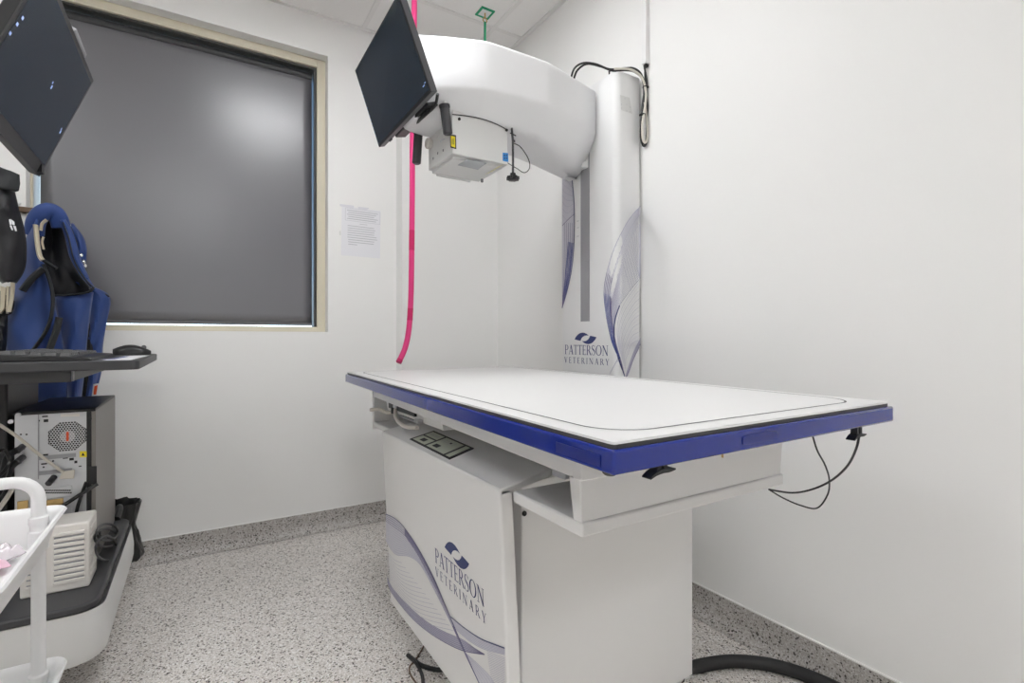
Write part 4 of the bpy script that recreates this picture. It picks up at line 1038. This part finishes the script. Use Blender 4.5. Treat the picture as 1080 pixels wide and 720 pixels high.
trim([(206, 438), (250, 436), (310, 430), (345, 420), (356, 405)], YA, .018, 'webbing', M['trim'], A1, lift=.012)
trim([(160, 300), (190, 320), (215, 335)], YA, .03, 'webbing', M['trim'], A1, lift=.07)
trim([(240, 160), (262, 225), (280, 300), (316, 365), (352, 404)], YA, .012, 'webbing', M['trim'], A1, lift=.03)
A2 = thing('lead_apron', 'second blue lead apron with buckled strap hanging behind, nearer the blind', 'apron', aY(90, 250, 2.66), 'lead aprons on the rail')
YA2 = 2.69
m = MB(); loft(m, [(256, 165), (272, 215), (285, 280), (300, 320)], [(275, 165), (312, 215), (326, 262), (322, 330)], YA2, 8, 14, .02, .003, 2); m.build('shoulder_strap', M['apron'], A2, solid=.008)
m = MB(); loft(m, [(280, 380), (320, 440), (325, 540), (318, 640), (320, 760), (310, 860)], [(345, 405), (414, 442), (403, 540), (388, 620), (380, 740), (350, 860)], YA2, 12, 24, .03, .006, 9); m.build('front_panel', M['apron'], A2, solid=.008)
m = MB(); loft(m, [(326, 575), (322, 640), (312, 720), (300, 860)], [(340, 540), (356, 620), (352, 720), (350, 860)], YA2 - .02, 6, 12, .01, .003, 4); m.build('lining', M['apronin'], A2, solid=.004)
trim([(258, 170), (272, 195), (290, 240), (292, 285), (280, 320)], YA2, .022, 'webbing', M['trim'], A2, lift=.02)
trim([(345, 405), (380, 420), (414, 442)], YA2, .014, 'webbing', M['trim'], A2, lift=.01)
m = MB()
for x, y in ((260, 172), (276, 285), (305, 285), (315, 310), (320, 325)): m.lathe([(.001, -.006), (.009, -.004), (.009, .002)], aY(x / 3.6, 190 + y / 3.6, YA2 - .03), 'y', 10)
m.split('buckle', M['buckle'], A2)
m = MB(); pts = [aY(x, y, YA2 - .045) for x, y in ((98.5, 405), (104, 404), (102.5, 419), (96.5, 419.5))]; m.poly(pts, 1); pts = [aY(x, y, YA2 - .047) for x, y in ((99.5, 407), (103, 406), (101.5, 416), (98.5, 416))]; m.poly(pts, 0); m.build('red_tag', [M['red'], M['paper']], A2, smooth=False)
# black thyroid collar / dark apron at the picture's left edge
TC = thing('thyroid_collar', 'black thyroid shield with small white emblem hanging left of the blue aprons', 'shield', aY(8, 215, 2.42))
YT = 2.42; Z5 = 5.143
m = MB(); loft(m, [(-60, 180), (-60, 300), (-60, 420), (-50, 560), (-20, 660), (30, 705)], [(58, 205), (82, 300), (112, 410), (126, 520), (118, 630), (70, 706)], YT, 16, 26, .05, .004, 3, o=(0, 160), s=Z5, yr=.02); m.build('shield_body', M['apronin'], TC, solid=.02)
m = MB(); loft(m, [(-60, 60), (-60, 130), (-60, 190)], [(100, 125), (98, 170), (93, 215)], YT - .03, 10, 10, .02, .003, 8, o=(0, 160), s=Z5); m.build('fastening_strap', M['trim'], TC, solid=.016)
m = MB()
for pts in (((48, 368), (58, 364), (64, 392), (54, 398)), ((60, 366), (78, 380), (80, 398), (66, 394)), ((52, 400), (62, 398), (72, 424), (64, 426)), ((70, 398), (86, 404), (92, 430), (82, 430))):
    m.poly([aY(x / Z5, 160 + y / Z5, YT - .062) for x, y in pts])
m.build('white_emblem', M['paper'], TC, smooth=False)
HC = thing('coat_hanger', 'cream plastic hanger peeking out below the black thyroid shield', 'hanger', aY(6, 320, 2.52))
for x0_, x1_ in ((2, 30), (34, 48)):
    m = MB(); pts = [aY(x / 5.143, 280 + y / 5.143, 2.52) for x, y in ((x0_, 110), (x1_, 120 - x0_ * .2), (x1_ - 6, 230 - x0_ * .3), (x0_ - 2, 260))]; m.prism(pts, (0, .03, 0)); m.build('hanger_clip', M['tan'], HC)
m = MB(); m.tube([aY(70 / 5.143, 280 + 60 / 5.143, 2.48), aY(66 / 5.143, 280 + 160 / 5.143, 2.48), aY(50 / 5.143, 280 + 250 / 5.143, 2.49)], .006, 8); m.build('hanger_wire', M['tan'], HC)
m = MB(); loft(m, [(-30, 120), (-30, 260), (-30, 400), (-30, 520)], [(75, 190), (62, 250), (30, 300), (20, 520)], 2.56, 10, 16, .02, .006, 6, o=(0, 280), s=Z5)
tag(m.build('dark_apron', M['apronin'], org=aY(0, 340, 2.56), solid=.015), 'black apron hanging behind the shelf at the left edge, below the cream hanger', 'apron')

# ------------------------------------------------------------------ small things
# notice
N_ = thing('notice', 'white printed notice in a clear sleeve taped to the wall right of the window', 'notice', aY(380, 245, YB))
q = [aY(360.5, 216.5, YB - .002), aY(401.5, 222.5, YB - .002), aY(400.8, 272.5, YB - .002), aY(359.8, 269, YB - .002)]
m = MB(); m.prism(q, (0, .0012, 0)); pg = m.build('page', M['paper'], N_, smooth=False)
def nq(a, b, d=.0026): p_ = (q[0].lerp(q[1], a)).lerp(q[3].lerp(q[2], a), b); return V((p_.x, YB - d, p_.z))
m = MB()
def nr(a0, a1, b0, b1): m.poly([nq(a0, b0), nq(a1, b0), nq(a1, b1), nq(a0, b1)])
for a in (.09, .985): nr(a - .004, a + .004, .035, .285)
for b in (.035, .285): nr(.09, .985, b - .003, b + .003)
for i in range(5): nr(.13 + .03 * (i % 2), .93 - .05 * (i % 3), .07 + i * .042, .085 + i * .042)
nr(.45, .65, .325, .335)
for i, (a0, a1) in enumerate(((.15, .83), (.15, .86), (.15, .84), (.15, .84), (.15, .9), (.15, .92), (.17, .84), (.17, .83), (.17, .4))): nr(a0, a1, .38 + .047 * i, .394 + .047 * i)
m.build('printed_lines', M['print'], pg, smooth=False)
m = MB(); m.poly([nq(-.05, -.02, .0032), nq(.3, -.03, .0032), nq(.3, .03, .0032), nq(-.05, .02, .0032)]); m.poly([nq(.4, -.02, .0032), nq(.7, -.03, .0032), nq(.62, .035, .0032), nq(.42, .035, .0032)])
m.split('tape', M['plas'], N_, smooth=False)
m = MB(); m.box(nq(-.045, .52, .006), nq(-.02, .60, .001)); m.build('sleeve_clip', M['lgrey'], N_)
# pink hose and green strap
HO = thing('pink_hose', 'bright pink rubber hose hanging from the ceiling behind the x-ray arm', 'hose', (.83, 2.2, .9))
pts = [aY(437.5, -32, 2.2), aY(437, 0, 2.2), aY(436.5, 60, 2.2), aY(435, 150, 2.2), aY(434.8, 200, 2.2), aY(434.3, 257, 2.2), aY(433.5, 310, 2.2), aY(431.5, 345, 2.2), aY(427.5, 366, 2.19), aY(420.5, 382, 2.17)]
pts[0].z = ZC - .001
MB().tube(pts, .0125, 14).build('hose_tube', M['pink'], HO)
P = spline(pts)
m = MB()
for i0, i1 in ((38, 42), (51, 55)): m.tube(P[i0:i1], .0129, 14, smooth=False)
m.split('hose_band', M['pinkd'], HO)
m = MB(); m.tube(P[-3:], .0132, 14, smooth=False); m.build('hose_tip', M['pinkd'], HO)
cc = aZ(511.5, 14, ZC - .004)
HK = thing('hanging_hook', 'green square ceiling plate with a short green strap above the x-ray arm', 'hook', (cc.x, cc.y, ZC))
m = MB()
for s_ in (-1, 1):
    m.box((cc.x - .038, cc.y + s_ * .028, ZC - .006), (cc.x + .038, cc.y + s_ * .038, ZC)); m.box((cc.x + s_ * .028, cc.y - .03, ZC - .006), (cc.x + s_ * .038, cc.y + .03, ZC))
m.build('ceiling_plate', M['green'], HK)
m = MB(); m.box((cc.x - .028, cc.y - .028, ZC - .004), (cc.x + .028, cc.y + .028, ZC)); m.build('plate_centre', M['white'], HK)
m = MB(); m.tube([(cc.x, cc.y, ZC - .004), (cc.x, cc.y, ZC - .03)], .004, 8, smooth=False); m.tube([V((cc.x + .011 * math.cos(a), cc.y, ZC - .04 + .011 * math.sin(a))) for a in [R(20 * k) for k in range(19)]], .003, 8, smooth=False); m.build('eye_hook', M['brass'], HK)
MB().box((cc.x - .006, cc.y - .003, 1.95), (cc.x + .006, cc.y + .003, ZC - .048)).build('strap', M['green'], HK, bev=.001)
# floor hose and floor cables
m = MB(); m.tube([aZ(700, 712, .019), aZ(735, 702.5, .019), aZ(770, 697, .019), aZ(808, 700, .019), aZ(845, 710, .019), aZ(885, 727, .019), aZ(930, 752, .019)], .0185, 16)
tag(m.build('floor_hose', M['blackm'], org=aZ(770, 697, 0)), 'thick black hose curving over the floor right of the table pedestal', 'hose')
FC = thing('floor_cables', 'thin black and brown wires curling on the floor beside the generator cabinet', 'cables', aZ(436, 700, 0))
m = MB(); m.tube([aZ(478, 704, .008), aZ(462, 706, .007), aZ(446, 702, .007), aZ(438, 697, .007), aZ(430, 690.5, .007)], .0065, 8); m.tube([aZ(430, 690.5, .008), aZ(438, 698, .010), aZ(443, 706, .008), aZ(446, 716, .008), aZ(446, 735, .008)], .0050, 8); m.split('black_wire', M['black'], FC)
m = MB(); m.tube([aZ(450, 676, .004), aZ(443, 688, .004), aZ(438, 696, .004), aZ(432, 703, .004), aZ(433, 711, .004), aZ(440, 722, .004), aZ(448, 738, .004)], .0024, 6); m.build('brown_wire', M['wood'], FC)

# ------------------------------------------------------------------ daylight, camera, view
w = bpy.data.worlds.new('sky'); bpy.context.scene.world = w; w.use_nodes = True
n = w.node_tree.nodes; l = w.node_tree.links
sky = n.new('ShaderNodeTexSky'); sky.sky_type = 'HOSEK_WILKIE'; sky.turbidity = 4; sky.sun_direction = (.3, -.6, .7)
l.new(sky.outputs['Color'], n['Background'].inputs['Color']); n['Background'].inputs['Strength'].default_value = 14.0

cam = bpy.data.cameras.new('camera'); co = bpy.data.objects.new('camera', cam); C.objects.link(co)
co.location = (0, 0, H); co.rotation_euler = (R(90), 0, -YAW)
cam.sensor_width = 36; cam.lens = 36 * F / 1080; cam.shift_y = (CY - 360) / 1080; cam.clip_start = .02
bpy.context.scene.camera = co
sc = bpy.context.scene
sc.view_settings.view_transform = 'Standard'; sc.view_settings.look = 'None'; sc.view_settings.gamma = 1; sc.view_settings.exposure = 0.04
try: sc.view_settings.use_curve_mapping = False
except Exception: pass
sc.cycles.max_bounces = 10; sc.cycles.diffuse_bounces = 6; sc.cycles.use_denoising = True
